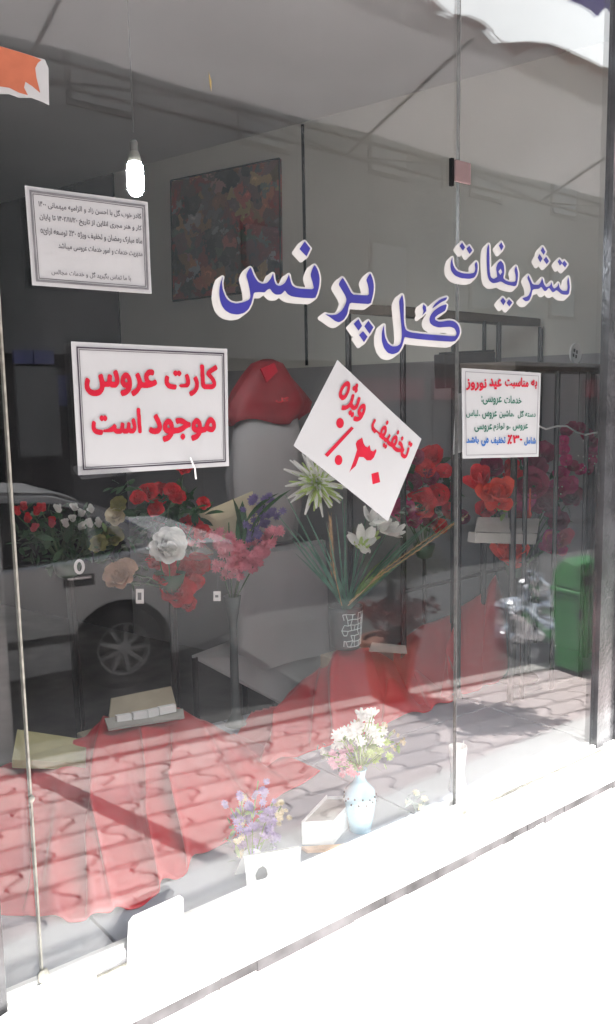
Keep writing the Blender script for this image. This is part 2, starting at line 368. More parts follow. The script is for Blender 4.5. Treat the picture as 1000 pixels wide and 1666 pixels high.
pane('side_window', [(-.20, .995), (-.20, 1.29), (-.42, 1.36), (-.85, 1.395), (-.85, .975)])
pane('side_window', [(-.93, .975), (-.93, 1.395), (-1.42, 1.35), (-1.6, 1.29), (-1.98, .97)])
MB().prism([Vector((.27, -.18, 1.06)), Vector((.27, -1.48, 1.06)), Vector((-.06, -1.42, 1.275)), Vector((-.06, -.24, 1.275))], (.01, 0, .014)).build('rear_window', 'car_glass', car, world=False)
MB().tube([gh(.36, 1.035, .008), gh(-.08, 1.31, .008), gh(-.40, 1.42, .008), gh(-.95, 1.462, .008), gh(-1.45, 1.41, .008), gh(-2.2, .96, .008)], .012, 6).build('roof_trim', 'chrome', car, world=False)
MB().box((-.30, .004, .86), (.17, .03, .03)).build('door_handle', 'chrome', car, world=False, bevel=.008)
MB().box((-1.35, .004, .86), (.17, .03, .03)).build('door_handle', 'chrome', car, world=False, bevel=.008)
MB().box((-.30, -.004, .84), (.22, .01, .085)).build('handle_recess', 'car_dark', car, world=False, bevel=.004)
for xx in (-.89, -2.05): MB().box((xx, .0, .6), (.008, .008, .7)).build('door_seam', 'car_dark', car, world=False)
MB().box((-1.2, .006, .45), (1.9, .02, .05)).build('door_trim', 'car_dark', car, world=False, bevel=.006)
MB().box((.86, -.10, .86), (.12, .2, .15)).build('tail_light', 'car_lamp', car, world=False, bevel=.02)
for wx in (0, -2.58):
    for wy in (-.11, -1.55):
        w = bpy.data.objects.new('wheel', None); COL.objects.link(w); w.parent = car; w.location = (wx, wy, RT)
        def lath(prof, n=28):
            m = MB(); vs = []; fs = []
            for r, y in prof:
                for k in range(n): q = 2*math.pi*k/n; vs.append((r*math.cos(q), y, r*math.sin(q)))
            for i in range(len(prof)-1):
                for k in range(n): fs.append((i*n+k, i*n+(k+1) % n, (i+1)*n+(k+1) % n, (i+1)*n+k))
            return m.add(vs, fs)
        lath([(.19, -.09), (.28, -.09), (.30, -.06), (.30, .06), (.28, .085), (.20, .085), (.19, .07)]).build('tyre', 'tyre', w, world=False, smooth=True)
        mr = lath([(.195, .07), (.19, .085), (.178, .08), (.17, .03)]); 
        for k in range(9):
            q = 2*math.pi*k/9; c, s_ = math.cos(q), math.sin(q); t = Vector((-s_, 0, c)); d = Vector((c, 0, s_))
            a = d*.045; b = d*.182; mr.hexa([a-t*.017+Vector((0, .03, 0)), a+t*.017+Vector((0, .03, 0)), a+t*.014+Vector((0, .07, 0)), a-t*.014+Vector((0, .07, 0))], [b-t*.014+Vector((0, .03, 0)), b+t*.014+Vector((0, .03, 0)), b+t*.011+Vector((0, .075, 0)), b-t*.011+Vector((0, .075, 0))])
        mr.add(*[list(x) for x in (lath([(.05, .03), (.05, .075), (.035, .082), (.001, .084)]).v, lath([(.05, .03), (.05, .075), (.035, .082), (.001, .084)]).f)])
        mr.build('rim', 'rim', w, world=False); lath([(.185, .0), (.185, .012), (.001, .012)]).build('brake_disc', 'car_dark', w, world=False)

# green litter bin at the pavement's far edge
bp = mirg(938, 1092); bin_ = thing('litter_bin', 'tall green plastic litter bin with slanted hood, mirrored at the right edge of the window', 'litter bin', bp, AN); bin_.scale = (.62, .62, .66)
def taper(m, z0, z1, w0, w1, d0, d1): m.hexa([(-w0, -d0, z0), (w0, -d0, z0), (w0, d0, z0), (-w0, d0, z0)], [(-w1, -d1, z1), (w1, -d1, z1), (w1, d1, z1), (-w1, d1, z1)]); return m
taper(MB(), .04, .80, .155, .195, .14, .18).build('body', 'bin_green', bin_, world=False, bevel=.03)
taper(MB(), .80, .84, .215, .215, .195, .195).build('rim', 'bin_green', bin_, world=False, bevel=.012)
MB().prism([(-.19, -.17, .84), (-.19, .17, .84), (-.15, .13, 1.09), (-.15, -.06, 1.13), (-.19, -.17, 1.0)], (.36, 0, -.0)).build('lid', 'bin_green', bin_, world=False, bevel=.03)
MB().box((0, .168, .93), (.22, .01, .09)).build('slot', 'car_dark', bin_, world=False)
MB().box((-.165, .17, .62), (.04, .05, .1)).build('latch', 'black_metal', bin_, world=False, bevel=.01)
for sx in (-1, 1): MB().box((sx*.12, 0, .02), (.05, .24, .04)).build('foot', 'black_metal', bin_, world=False)

# bright bundle beside the bin
q = mirg(862, 1062); t = thing('rubbish_bag', 'crumpled shiny silver rubbish bag lying on the pavement left of the green bin', 'bag', q)
def blob(c, r, seed, n=3, amp=.25, fr=3.):
    bm = bmesh.new(); bmesh.ops.create_icosphere(bm, subdivisions=n, radius=1.); rnd = random.Random(seed); ph = [Vector((rnd.uniform(-fr, fr), rnd.uniform(-fr, fr), rnd.uniform(-fr, fr))) for _ in range(7)]
    vs = []
    for v in bm.verts:
        k = 1+amp*sum(math.sin(p.dot(v.co)*1.7+i) for i, p in enumerate(ph))/4
        vs.append(Vector((v.co.x*r[0]*k, v.co.y*r[1]*k, v.co.z*r[2]*k))+Vector(c))
    fs = [tuple(v.index for v in f.verts) for f in bm.faces]; bm.free(); return vs, fs
MB().add(*blob(q+Vector((0, 0, .2)), (.28, .2, .22), 3, 4, .38, 4)).build('bag', 'silver_film', t)
MB().add(*blob(q+Vector((.03, 0, .47)), (.09, .07, .1), 5, 3, .4, 4)).build('knot', 'silver_film', t)

# shrub in a pot
bp = mirg(635, 1135); bush = thing('potted_shrub', 'bushy dark shrub in a wide terracotta pot on the pavement, mirrored behind the vase', 'shrub', bp)
MB().lathe(bp, [(.0, 0), (.10, 0), (.13, .12), (.15, .30), (.17, .31), (.17, .35), (.15, .35), (.145, .33), (0, .33)], 22).build('pot', 'pot', bush)
mt_ = MB(); mt_.tube([bp+Vector((0, 0, .3)), bp+Vector((.01, 0, .5)), bp+Vector((0, .01, .72))], [.02, .016, .01]);
rb = random.Random(4)
for k in range(9):
    w = rb.uniform(0, 6.28); mt_.tube([bp+Vector((0, 0, .45+.03*k)), bp+Vector((.1*math.cos(w), .1*math.sin(w), .62+.03*k)), bp+Vector((.2*math.cos(w), .2*math.sin(w), .72+.035*k))], [.009, .006, .003], 5)
mt_.build('trunk', 'bark', bush)
def leafcloud(c, r, n, size, seed, clumps=14):
    rnd = random.Random(seed); m = MB(); cs = []
    for _ in range(clumps):
        d = Vector((rnd.gauss(0, 1), rnd.gauss(0, 1), rnd.gauss(0, 1))).normalized()*rnd.uniform(.35, 1); cs.append(Vector((c[0]+d.x*r[0], c[1]+d.y*r[1], c[2]+d.z*r[2])))
    for _ in range(n):
        p = rnd.choice(cs)+Vector((rnd.gauss(0, .2)*r[0], rnd.gauss(0, .2)*r[1], rnd.gauss(0, .14)*r[2]))
        a = Vector((rnd.gauss(0, 1), rnd.gauss(0, 1), rnd.gauss(0, .6))).normalized(); b = a.orthogonal(); b.rotate(Matrix.Rotation(rnd.uniform(0, 6), 3, a)); s_ = size*rnd.uniform(.6, 1.3)
        m.add([p, p+a*s_*.5+b*s_*.3, p+a*s_, p+a*s_*.5-b*s_*.3], [(0, 1, 2, 3)])
    return m
tag(leafcloud(bp+Vector((0.04, 0, .88)), (.27, .24, .26), 1500, .045, 8).build('foliage', 'bush_leaf', bush, recalc=False), kind='stuff')
tag(leafcloud(bp+Vector((0, 0, .48)), (.24, .2, .13), 600, .045, 9).build('lower_foliage', 'bush_red', bush, recalc=False), kind='stuff')

# pale post with notices near the left end (its shadow crosses the paving)
pp = mirg(8, 1240); post = thing('street_post', 'pale painted steel post with torn notices standing on the pavement at far left', 'post', pp)
MB().tube([pp, pp+Vector((0, 0, 1.9))], .046, 20).build('pole', 'pole_paint', post, smooth=True)
MB().lathe(pp, [(.07, 0), (.07, .03), (.055, .05), (.047, .06)], 20).build('base_collar', 'pole_paint', post)
for k, (z0, z1, w0, w1) in enumerate(((.95, 1.3, .2, 2.6), (.62, .9, 1.0, 2.9), (1.38, 1.6, .6, 2.2))):
    rows = [[pp+Vector((.0485*math.cos(a), .0485*math.sin(a), z+.01*math.sin(9*a+k))) for a in np.linspace(w0, w1, 9)] for z in (z0, z1)]
    MB().grid(rows).build('notice', 'paper', post, solid=.001)

# opposite side of the street
def opp(px, y): p = mir(px, 650, y); return p.x
ob = thing('plaster_building', 'long plastered building with dark shopfronts across the street, mirrored behind the lettering', 'building', (14, -14, gz(14)+ROADZ))
def OB(x0, x1, z0, z1, nm, m, y0=-14., dpt=.0, th=.1, parent=None):
    return MB().box(((x0+x1)/2, y0+dpt, (z0+z1)/2), (x1-x0, th, z1-z0)).build(nm, m, parent or ob)
OB(5.5, 48, 2.62, 9.5, 'upper_wall', 'plaster', th=1.)
OB(5.5, 48, -1.6, 2.62, 'ground_floor_wall', 'shopfront', y0=-14.3, th=.4)
OB(5.5, 48, 2.56, 2.70, 'cornice', 'plaster', y0=-13.4, th=.25)
for i in range(11):
    x = 6.2+i*3.8
    OB(x, x+3.2, -.9, 1.5, 'shutter', 'shutter', y0=-14.05, th=.05)
    OB(x-.1, x+3.3, 1.62, 2.2, 'fascia', 'sign_red' if i in (2, 3, 5, 6, 8) else 'sign_blue' if i in (0, 7) else 'shopfront', y0=-13.98, th=.12)
    for fl in (0, 1):
        f = OB(x+.8, x+2.2, 4.0+fl*3, 5.5+fl*3, 'window', 'shopfront', y0=-13.48, th=.05); OB(x+.9, x+2.1, 4.1+fl*3, 5.4+fl*3, 'pane', 'car_glass', y0=-13.45, th=.02, parent=None)
ob2 = thing('dark_building', 'dark building with a blue sign across the street, mirrored at far left', 'building', (0, -12.5, gz(0)+ROADZ))
def O2(x0, x1, z0, z1, nm, m, y0=-13., th=.1): return MB().box(((x0+x1)/2, y0, (z0+z1)/2), (x1-x0, th, z1-z0)).build(nm, m, ob2)
O2(-12, 5.4, -.8, 10, 'wall', 'plaster_dark', y0=-13.6, th=1.)
xs = [mir(p, 580, 13.0).x for p in (22, 52, 54, 86, 90, 150)]; zs = mir(50, 570, 13.).z, mir(50, 592, 13.).z
O2(xs[0], xs[1], zs[1], zs[0], 'sign_panel', 'sign_blue'); O2(xs[2], xs[3], zs[1], zs[0], 'sign_panel', 'sign_blue')
O2(xs[0], xs[4], .75, zs[1]-.05, 'shopfront', 'plaster'); O2(xs[4]+.2, xs[5]+.6, -.4, 2.0, 'door', 'shutter')
O2(-6, 0, -.5, 2.2, 'shutter', 'shutter')

# ================================================================== shop building
X0, X1 = -1.2, 3.9
struct('floor', MB().box((1.2, 2.9, .1), (8.6, 5.6, .1)), 'floor')
struct('ceiling', MB().box((1.2, 2.9, 3.04), (8.6, 5.6, .12)), 'ceiling')
# side wall (oblique), light above, darker below
n3 = Vector((.974, .225, 0)); wd = Vector((.225, -.974, 0))
A_ = Vector((WA[0], WA[1], 0))
def wallpt(s, z, o=0.): return A_+wd*s+n3*o+Vector((0, 0, z))
def wallbox(s0, s1, z0, z1, nm, m, o0=0., o1=.12, **q):
    return MB().hexa([wallpt(s0, z0, o0), wallpt(s1, z0, o0), wallpt(s1, z0, o1), wallpt(s0, z0, o1)], [wallpt(s0, z1, o0), wallpt(s1, z1, o0), wallpt(s1, z1, o1), wallpt(s0, z1, o1)])
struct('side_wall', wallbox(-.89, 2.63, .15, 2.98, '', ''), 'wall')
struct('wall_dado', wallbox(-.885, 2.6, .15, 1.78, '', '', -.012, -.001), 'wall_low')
struct('wall_joint', wallbox(.515, .53, 1.79, 2.97, '', '', -.006, -.001), 'dark')
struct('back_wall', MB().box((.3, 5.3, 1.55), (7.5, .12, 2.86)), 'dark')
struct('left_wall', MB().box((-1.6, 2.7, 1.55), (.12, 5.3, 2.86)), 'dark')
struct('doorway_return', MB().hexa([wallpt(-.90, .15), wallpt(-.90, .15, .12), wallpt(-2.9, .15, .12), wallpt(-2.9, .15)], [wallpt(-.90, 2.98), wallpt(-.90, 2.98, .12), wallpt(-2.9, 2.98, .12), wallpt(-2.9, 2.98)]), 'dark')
def slopebox(x0, x1, y0, y1, d0, d1, m=None):
    m = m or MB(); return m.hexa([(x0, y0, zb(x0)+d0), (x1, y0, zb(x1)+d0), (x1, y1, zb(x1)+d0), (x0, y1, zb(x0)+d0)], [(x0, y0, zb(x0)+d1), (x1, y0, zb(x1)+d1), (x1, y1, zb(x1)+d1), (x0, y1, zb(x0)+d1)])
pl = thing('display_platform', 'low grey marble display shelf running along inside the window foot', 'shelf', (1.4, .7, zb(1.4)-.06))
for x0, x1 in ((-.6, .62), (.626, 1.42), (1.426, 2.2), (2.206, 3.1)):
    for y0, y1 in ((.012, .42), (.424, .86)): slopebox(x0, x1, y0, y1, -.03, 0).build('marble_slab', 'marble_platform', pl, bevel=.002)
slopebox(-.6, 3.1, .0, .86, -.42, -.031).build('base', 'wall_low', pl)
# outer sill
sill = thing('window_sill', 'sunlit white marble window sill with dirty front edge below the glass', 'window sill', (1.3, -.08, zb(1.3)-.03))
xsb = [-.8, -.05, .72, 1.49, 2.26, 3.03, 3.8]
for a, b in zip(xsb, xsb[1:]): slopebox(a, b-.003, -.155, .008, -.007, 0).build('marble_slab', 'marble', sill, bevel=.0015)
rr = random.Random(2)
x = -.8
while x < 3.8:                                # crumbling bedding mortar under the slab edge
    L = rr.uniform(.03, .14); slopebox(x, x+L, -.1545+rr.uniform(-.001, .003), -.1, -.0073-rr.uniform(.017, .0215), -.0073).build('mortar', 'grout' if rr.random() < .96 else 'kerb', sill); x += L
fw = thing('front_wall', 'overexposed white tiled wall under the window sill', 'wall', (1.3, -.12, 0))
for a, b in zip(xsb, xsb[1:]): MB().hexa([(a, -.15, gz(a)-.1), (b-.004, -.15, gz(b)-.1), (b-.004, .0, gz(b)-.1), (a, .0, gz(a)-.1)], [(a, -.15, zb(a)-.028), (b-.004, -.15, zb(b)-.028), (b-.004, 0, zb(b)-.028), (a, 0, zb(a)-.028)]).build('panel', 'marble', fw)
step = thing('front_step', 'overexposed white marble step at the foot of the wall, bottom right corner', 'step', (2, -.3, gz(2)))
for a, b in ((-.6, .9), (.903, 2.4), (2.403, 3.9)): MB().hexa([(a, -.5, gz(a)-.1), (b, -.5, gz(b)-.1), (b, -.152, gz(b)-.1), (a, -.152, gz(a)-.1)], [(a, -.5, gz(a)+.03), (b, -.5, gz(b)+.03), (b, -.152, gz(b)+.03), (a, -.152, gz(a)+.03)]).build('slab', 'marble', step, bevel=.003)
# facade above and beside
sb = thing('shop_facade', 'plain concrete shopfront above and beside the display window', 'facade', (1.3, .1, 2.95))
MB().box((1.3, .14, 3.55), (12, .24, 1.1)).build('lintel', 'concrete', sb)
MB().box((1.3, -1.0, 4.5), (12, 2.1, .14)).build('sun_block_slab', 'concrete', sb)  # added slab out of view, stops sun coming through the gap behind the awning
MB().box((1.3, .2, 6.5), (12, .3, 4.6)).build('upper_wall', 'concrete', sb)
MB().box((-2.2, .14, 1.5), (5.0, .24, 3.2)).build('left_pier', 'concrete', sb)
MB().box((4.97, .03, 1.5), (5.1, .03, 3.2)).build('right_pier', 'concrete', sb)
MB().box((1.3, 5.5, 3.6), (12, .2, 7)).build('rear_wall', 'concrete', sb)
MB().box((1.3, 2.9, 4.2), (12, 5.4, .2)).build('roof', 'concrete', sb)
# shop window
win = thing('shop_window', 'large three pane shop window with thin silicone joints, grey post at right', 'shop window', (1.3, 0, zb(1.3)))
ZT = 2.995
def pane_(x0, x1, nm='glass_pane'):
    MB().hexa([(x0, 0, zb(x0)+.003), (x1, 0, zb(x1)+.003), (x1, .008, zb(x1)+.003), (x0, .008, zb(x0)+.003)], [(x0, 0, ZT), (x1, 0, ZT), (x1, .008, ZT), (x0, .008, ZT)]).build(nm, 'glass', win)
pane_(.408, .4698); pane_(.4732, 1.5240); pane_(1.5260, 2.152)
def strip(x0, x1, y0, y1, z1, nm, m, d0=.0): MB().hexa([(x0, y0, zb(x0)+d0), (x1, y0, zb(x1)+d0), (x1, y1, zb(x1)+d0), (x0, y1, zb(x0)+d0)], [(x0, y0, z1), (x1, y0, z1), (x1, y1, z1), (x0, y1, z1)]).build(nm, m, win)
strip(.4700, .4730, -.001, .009, ZT, 'silicone_joint', 'silicone'); strip(1.5241, 1.5259, -.0005, .0085, ZT, 'silicone_joint', 'silicone_dark')
for x, y, z, r in ((.4716, -.002, .98, .005), (.472, -.003, .672, .010)): MB().add(*blob((x, y, z), (r, .004, r*1.3), int(z*100), 2)).build('silicone_blob', 'silicone', win, smooth=True)
slopebox(.41, 2.15, -.012, -.0015, .0005, .012).build('bottom_rail', 'rail', win, bevel=.001)
slopebox(.41, 2.15, -.034, -.027, .0005, .004).build('bead', 'silicone', win)
slopebox(.41, 2.15, .0095, .022, .0005, .014).build('inner_rail', 'rail', win, bevel=.001)
strip(.30, .405, -.02, .05, ZT, 'left_jamb', 'frame'); strip(2.156, 2.196, -.012, .012, ZT, 'right_post', 'frame'); strip(2.199, 2.262, -.004, .02, ZT, 'right_post', 'frame'); strip(2.265, 2.40, -.016, .05, ZT, 'right_post', 'frame')
MB().tube([(.39, -.03, zb(.39)+.004), (.47, -.02, zb(.47)+.006), (.55, -.03, zb(.55)+.004)], [.004, .012, .004], 8).build('sealant_lump', 'rail', win)
for x0, x1 in ((.52, .615), (.66, .70), (1.25, 1.31), (1.72, 1.79)): slopebox(x0, x1, -.024, -.0165, .0005, .010).build('glazing_clip', 'rail', win)
# lock plate at the joint
lp = at(745, 282, -.012); t = thing('lock_plate', 'small dark and pinkish metal clamp on the window joint above the lettering', 'clamp', lp)
a, b = at(730, 258), at(734, 304); MB().box(((a.x+b.x)/2, -.004, (a.z+b.z)/2), (.008, .008, a.z-b.z)).build('edge', 'dark', t)
a, b = at(737, 260), at(762, 302); MB().box(((a.x+b.x)/2, -.004, (a.z+b.z)/2), (b.x-a.x, .006, a.z-b.z)).build('plate', 'rose_card', t, bevel=.002)

# ================================================================== awning (mirrored at the top)
aw = thing('awning', 'sagging grey canvas awning with frayed reddish edge and steel truss, mirrored overhead', 'awning', (1.5, -1.3, 2.9))
ra = random.Random(11)
def near_y(x):
    return -.86-.05*math.sin(x*5.1)-.03*math.sin(x*13+1)
rows = []
xa = np.linspace(-3.5, 9.0, 160)
for j in range(15):
    f = j/14; row = []
    for x in xa:
        yn = near_y(x); yo = -1.585; y = yn+(yo-yn)*f; z = 3.02+(2.81-3.02)*f-.05*math.sin(math.pi*f)*(1+.3*math.sin(x*2.1))+.012*math.sin(x*17+f*5)*(1-f)+.006*math.sin(x*4+f*9)+.003*math.sin(x*9+f*14)
        row.append(Vector((x, y, z)))
    rows.append(row)
MB().grid(rows).build('canvas', 'awning', aw, smooth=True, solid=.003)
MB().grid([[r+Vector((0, .012, .006)) for r in rows[0]], [r+Vector((0, .035+.02*math.sin(r.x*31)+.015*math.sin(r.x*77), -.035+.02*math.sin(r.x*23))) for r in rows[0]]]).build('frayed_border', 'awning_trim', aw, smooth=True, solid=.002)
for y, z in ((-1.595, 2.78), (-1.595, 2.70)): MB().tube([(-3.4, y, z), (8.9, y, z)], .008, 8).build('beam', 'shutter', aw)
for i in range(9):
    x = -3.3+i*1.5
    MB().tube([(x, -.9, 2.97), (x, -1.595, 2.71)], .007, 8).build('rafter', 'shutter', aw)
    MB().tube([(x, -1.595, 2.70), (x+.75, -1.595, 2.78)], .005, 6).build('brace', 'shutter', aw); MB().tube([(x+.75, -1.595, 2.78), (x+1.5, -1.595, 2.70)], .005, 6).build('brace', 'shutter', aw)
# blue banner above the awning at the far right
q = [mir(*p, 1.0) for p in ((925, -60), (928, 2), (945, 8), (962, 18), (972, 28), (985, 12), (1000, 34), (1030, 20), (1060, 40), (1070, -60))]
bn = thing('blue_banner', 'torn violet blue banner edge hanging above the awning, mirrored at top right corner', 'banner', sum(q, Vector())/len(q))
MB().prism(q, (0, .003, 0)).build('cloth', 'banner_blue', bn)
MB().tube([q[0]+Vector((-.6, 0, .0)), q[-1]+Vector((1.2, 0, 0))], .01, 8).build('cord', 'black_metal', bn)


# ================================================================== lettering and papers on the glass
# letters: Persian text is joined here, letter by letter, and set from right to left
FORM = {'ا': 'FE8D FE8E', 'ب': 'FE8F FE90 FE91 FE92', 'پ': 'FB56 FB57 FB58 FB59', 'ت': 'FE95 FE96 FE97 FE98', 'ج': 'FE9D FE9E FE9F FEA0', 'ح': 'FEA1 FEA2 FEA3 FEA4', 'خ': 'FEA5 FEA6 FEA7 FEA8',
 'د': 'FEA9 FEAA', 'ر': 'FEAD FEAE', 'ز': 'FEAF FEB0', 'ژ': 'FB8A FB8B', 'س': 'FEB1 FEB2 FEB3 FEB4', 'ش': 'FEB5 FEB6 FEB7 FEB8', 'ض': 'FEBD FEBE FEBF FEC0', 'ع': 'FEC9 FECA FECB FECC',
 'ف': 'FED1 FED2 FED3 FED4', 'ک': 'FB8E FB8F FB90 FB91', 'گ': 'FB92 FB93 FB94 FB95', 'ل': 'FEDD FEDE FEDF FEE0', 'م': 'FEE1 FEE2 FEE3 FEE4', 'ن': 'FEE5 FEE6 FEE7 FEE8', 'ه': '0665 FEEA FEEB FEEC',
 'و': 'FEED FEEE', 'ی': 'FBFC FBFD FBFE FBFF'}
def shape(t):
    out = []
    for i, c in enumerate(t):
        f = FORM.get(c)
        if not f: out.append(c); continue
        f = f.split(); pv = FORM.get(t[i-1], '').split() if i else []; nx = FORM.get(t[i+1]) if i+1 < len(t) else None
        j0 = len(pv) == 4; j1 = len(f) == 4 and nx is not None
        out.append(chr(int(f[(3 if j0 else 2) if j1 else (1 if j0 else 0)], 16)))
    # digits keep their own direction
    r = []; k = 0; num = []
    for c in out+['']:
        if c and (c in '۰۱۲۳۴۵۶۷۸۹/'): num.append(c)
        else: r += num[::-1]; num = []; r.append(c)
    return ''.join(reversed(r))
def text_mesh(t, bold=0.):
    c = bpy.data.curves.new('t', 'FONT'); c.body = shape(t); c.resolution_u = 3; c.offset = bold
    o = bpy.data.objects.new('t', c); COL.objects.link(o); bpy.context.view_layer.update()
    me = bpy.data.meshes.new_from_object(o.evaluated_get(bpy.context.evaluated_depsgraph_get())); bpy.data.objects.remove(o); bpy.data.curves.remove(c)
    vs = [(v.co.x, v.co.y) for v in me.vertices]; fs = [tuple(p.vertices) for p in me.polygons]; bpy.data.meshes.remove(me); return vs, fs
def contours(F, lv=.4637):
    h, w = F.shape; seg = {}
    A = F > lv; cell = (A[:-1, :-1].astype(int)+2*A[:-1, 1:]+4*A[1:, 1:]+8*A[1:, :-1]); js, is_ = np.where((cell > 0) & (cell < 15))
    def ip(p, q):
        a, b = F[p[1], p[0]], F[q[1], q[0]]; t_ = (lv-a)/(b-a); return (round(p[0]+(q[0]-p[0])*t_, 5), round(p[1]+(q[1]-p[1])*t_, 5))
    E_ = {1: [(3, 0)], 2: [(0, 1)], 3: [(3, 1)], 4: [(1, 2)], 5: [(3, 0), (1, 2)], 6: [(0, 2)], 7: [(3, 2)], 8: [(2, 3)], 9: [(2, 0)], 10: [(0, 1), (2, 3)], 11: [(2, 1)], 12: [(1, 3)], 13: [(1, 0)], 14: [(0, 3)]}
    for j, i in zip(js, is_):
        c4 = [(i, j), (i+1, j), (i+1, j+1), (i, j+1)]
        for a, b in E_[int(cell[j, i])]: seg[ip(c4[a], c4[(a+1) % 4])] = ip(c4[b], c4[(b+1) % 4])
    out = []
    while seg:
        s0, p = seg.popitem(); L = [s0]
        while p in seg and p != s0: L.append(p); p = seg.pop(p)
        if len(L) > 12: out.append(L)
    return out
def flat_mesh(loops, f3):        # loops of pixel points (holes included) -> filled mesh on the glass
    c = bpy.data.curves.new('c', 'CURVE'); c.dimensions = '2D'; c.fill_mode = 'BOTH'
    for L in loops:
        s_ = c.splines.new('POLY'); s_.points.add(len(L)-1)
        for k, (x, y) in enumerate(L): s_.points[k].co = (x*.01, -y*.01, 0, 1)
        s_.use_cyclic_u = True
    o = bpy.data.objects.new('c', c); COL.objects.link(o); bpy.context.view_layer.update()
    me = bpy.data.meshes.new_from_object(o.evaluated_get(bpy.context.evaluated_depsgraph_get())); bpy.data.objects.remove(o); bpy.data.curves.remove(c)
    v = [f3(q.co.x*100, -q.co.y*100) for q in me.vertices]; f = [tuple(p.vertices) for p in me.polygons]; bpy.data.meshes.remove(me); return v, f
def put_text(t, parent, m, frame, box, bold=.0, y=-.0062, name='lettering'):
    """frame(u,v) -> point on the paper; box = (u0, v0, u1, v1) with v upwards. Glyphs are merged into one clean outline first."""
    vs, fs = text_mesh(t); P = np.array(vs); s = 100 if P[:, 0].max() < 5 else 50; x0, y0 = P.min(0)-.15; w, h = [int(q) for q in (P.max(0)-P.min(0)+.3)*s]; m_ = np.zeros((h, w), bool)
    for f in fs:
        for k in range(1, len(f)-1):
            T = P[[f[0], f[k], f[k+1]]]; i0, j0 = [max(0, int(q)-1) for q in (T.min(0)-(x0, y0))*s]; i1, j1 = [int(q)+2 for q in (T.max(0)-(x0, y0))*s]
            X, Y = np.meshgrid(x0+(np.arange(i0, i1)+.5)/s, y0+(np.arange(j0, j1)+.5)/s); e = [(T[(q+1) % 3, 0]-T[q, 0])*(Y-T[q, 1])-(T[(q+1) % 3, 1]-T[q, 1])*(X-T[q, 0]) for q in range(3)]
            ins = ((e[0] >= 0) & (e[1] >= 0) & (e[2] >= 0)) | ((e[0] <= 0) & (e[1] <= 0) & (e[2] <= 0)); sub = m_[j0:j1, i0:i1]; sub |= ins[:sub.shape[0], :sub.shape[1]]
    R_ = int(round(bold*s)); out = m_.copy()
    for dy in range(-R_, R_+1):
        for dx in range(-R_, R_+1):
            if dx*dx+dy*dy <= R_*R_+1: out |= np.roll(np.roll(m_, dx, 1), dy, 0)
    F = np.pad(out.astype(float), 2)
    for _ in range(1): F = (F*2+np.roll(F, 1, 0)+np.roll(F, -1, 0)+np.roll(F, 1, 1)+np.roll(F, -1, 1))/6
    L = [[(q[0], q[1]) for q in l][::2] for l in contours(F)]; A = np.array([p for l in L for p in l]); a, c = A.min(0); b, d = A.max(0)
    f3 = lambda x, z: Vector(frame(box[0]+(x-a)/(b-a)*(box[2]-box[0]), box[1]+(z-c)/(d-c)*(box[3]-box[1]), y))
    v, f = flat_mesh(L, f3)
    return MB().add(v, f).build(name, m, parent, recalc=False)
def paper(name, label, cat, px4, m='paper', bow=0., group=None, y=-.004):
    """corner pixels tl, tr, br, bl; returns thing and frame"""
    q = [at(*p) for p in px4]; t = thing(name, label, cat, (q[3]+q[2])/2, 0, group)
    def fr(u, v, yy=-.004):
        a = q[3].lerp(q[2], u); b = q[0].lerp(q[1], u); p = a.lerp(b, v); p.y = yy-.0011*math.sin(u*5.3+px4[0][0])*math.sin(v*3.9+1)-.0011-bow*(max(0, u-.8)**2)*6*(1-v); return p
    rows = [[fr(i/12, j/8, y) for i in range(13)] for j in range(9)]
    MB().grid(rows).build('sheet', m, t, solid=.0008)
    return t, fr
def border(t, fr, in0, w, m, nm='border', y=-.0058, asp=1.4):
    mb = MB(); i0, i1 = in0, in0+w; o = [(i0, i0*asp), (1-i0, i0*asp), (1-i0, 1-i0*asp), (i0, 1-i0*asp)]; n = [(i1, i1*asp), (1-i1, i1*asp), (1-i1, 1-i1*asp), (i1, 1-i1*asp)]
    for k in range(4):
        a, b, c, d = o[k], o[(k+1) % 4], n[(k+1) % 4], n[k]; mb.add([fr(*a, y), fr(*b, y), fr(*c, y), fr(*d, y)], [(0, 1, 2, 3)])
    return mb.build(nm, m, t, recalc=False)
def pxf(fr, q4):      # inverse: pixel -> (u,v) on a paper, by bilinear search of world x/z
    tl, tr, br, bl = [at(*p) for p in q4]
    def f(px, py):
        p = at(px, py); u = v = .5
        for _ in range(8):
            a = bl.lerp(br, u); b = tl.lerp(tr, u); v = (p.z-a.z)/(b.z-a.z); l = bl.lerp(tl, v); r_ = br.lerp(tr, v); u = (p.x-l.x)/(r_.x-l.x)
        return u, v
    return f
# 1 large red lettered sheet
q4 = ((113, 556), (366, 568), (370, 758), (125, 773)); t, fr = paper('notice', 'white framed sheet with big red two line lettering, left of the window', 'notice', q4)
border(t, fr, .026, .0075, 'ink_black'); border(t, fr, .040, .003, 'ink_black')
pf = pxf(fr, q4)
def words(t, fr, pf, lst, m, bold):
    for w, (x0, y0, x1, y1) in lst:
        a = pf(x0, (y0+y1)/2)[0]; b = pf(x1, (y0+y1)/2)[0]; xm = (x0+x1)/2; put_text(w, t, m, fr, (a, pf(xm, y1)[1], b, pf(xm, y0)[1]), bold)
words(t, fr, pf, [('کارت', (264, 593, 350, 645)), ('عروس', (134, 600, 252, 645)), ('موجود', (238, 673, 348, 718)), ('است', (145, 664, 226, 707))], 'ink_red', .035)
for p4 in (((110, 757), (205, 763), (215, 771), (130, 780)),):
    MB().prism([at(*p)+Vector((0, -.0075, 0)) for p in p4], (0, .0006, 0)).build('clear_tape', 'wrap', t)
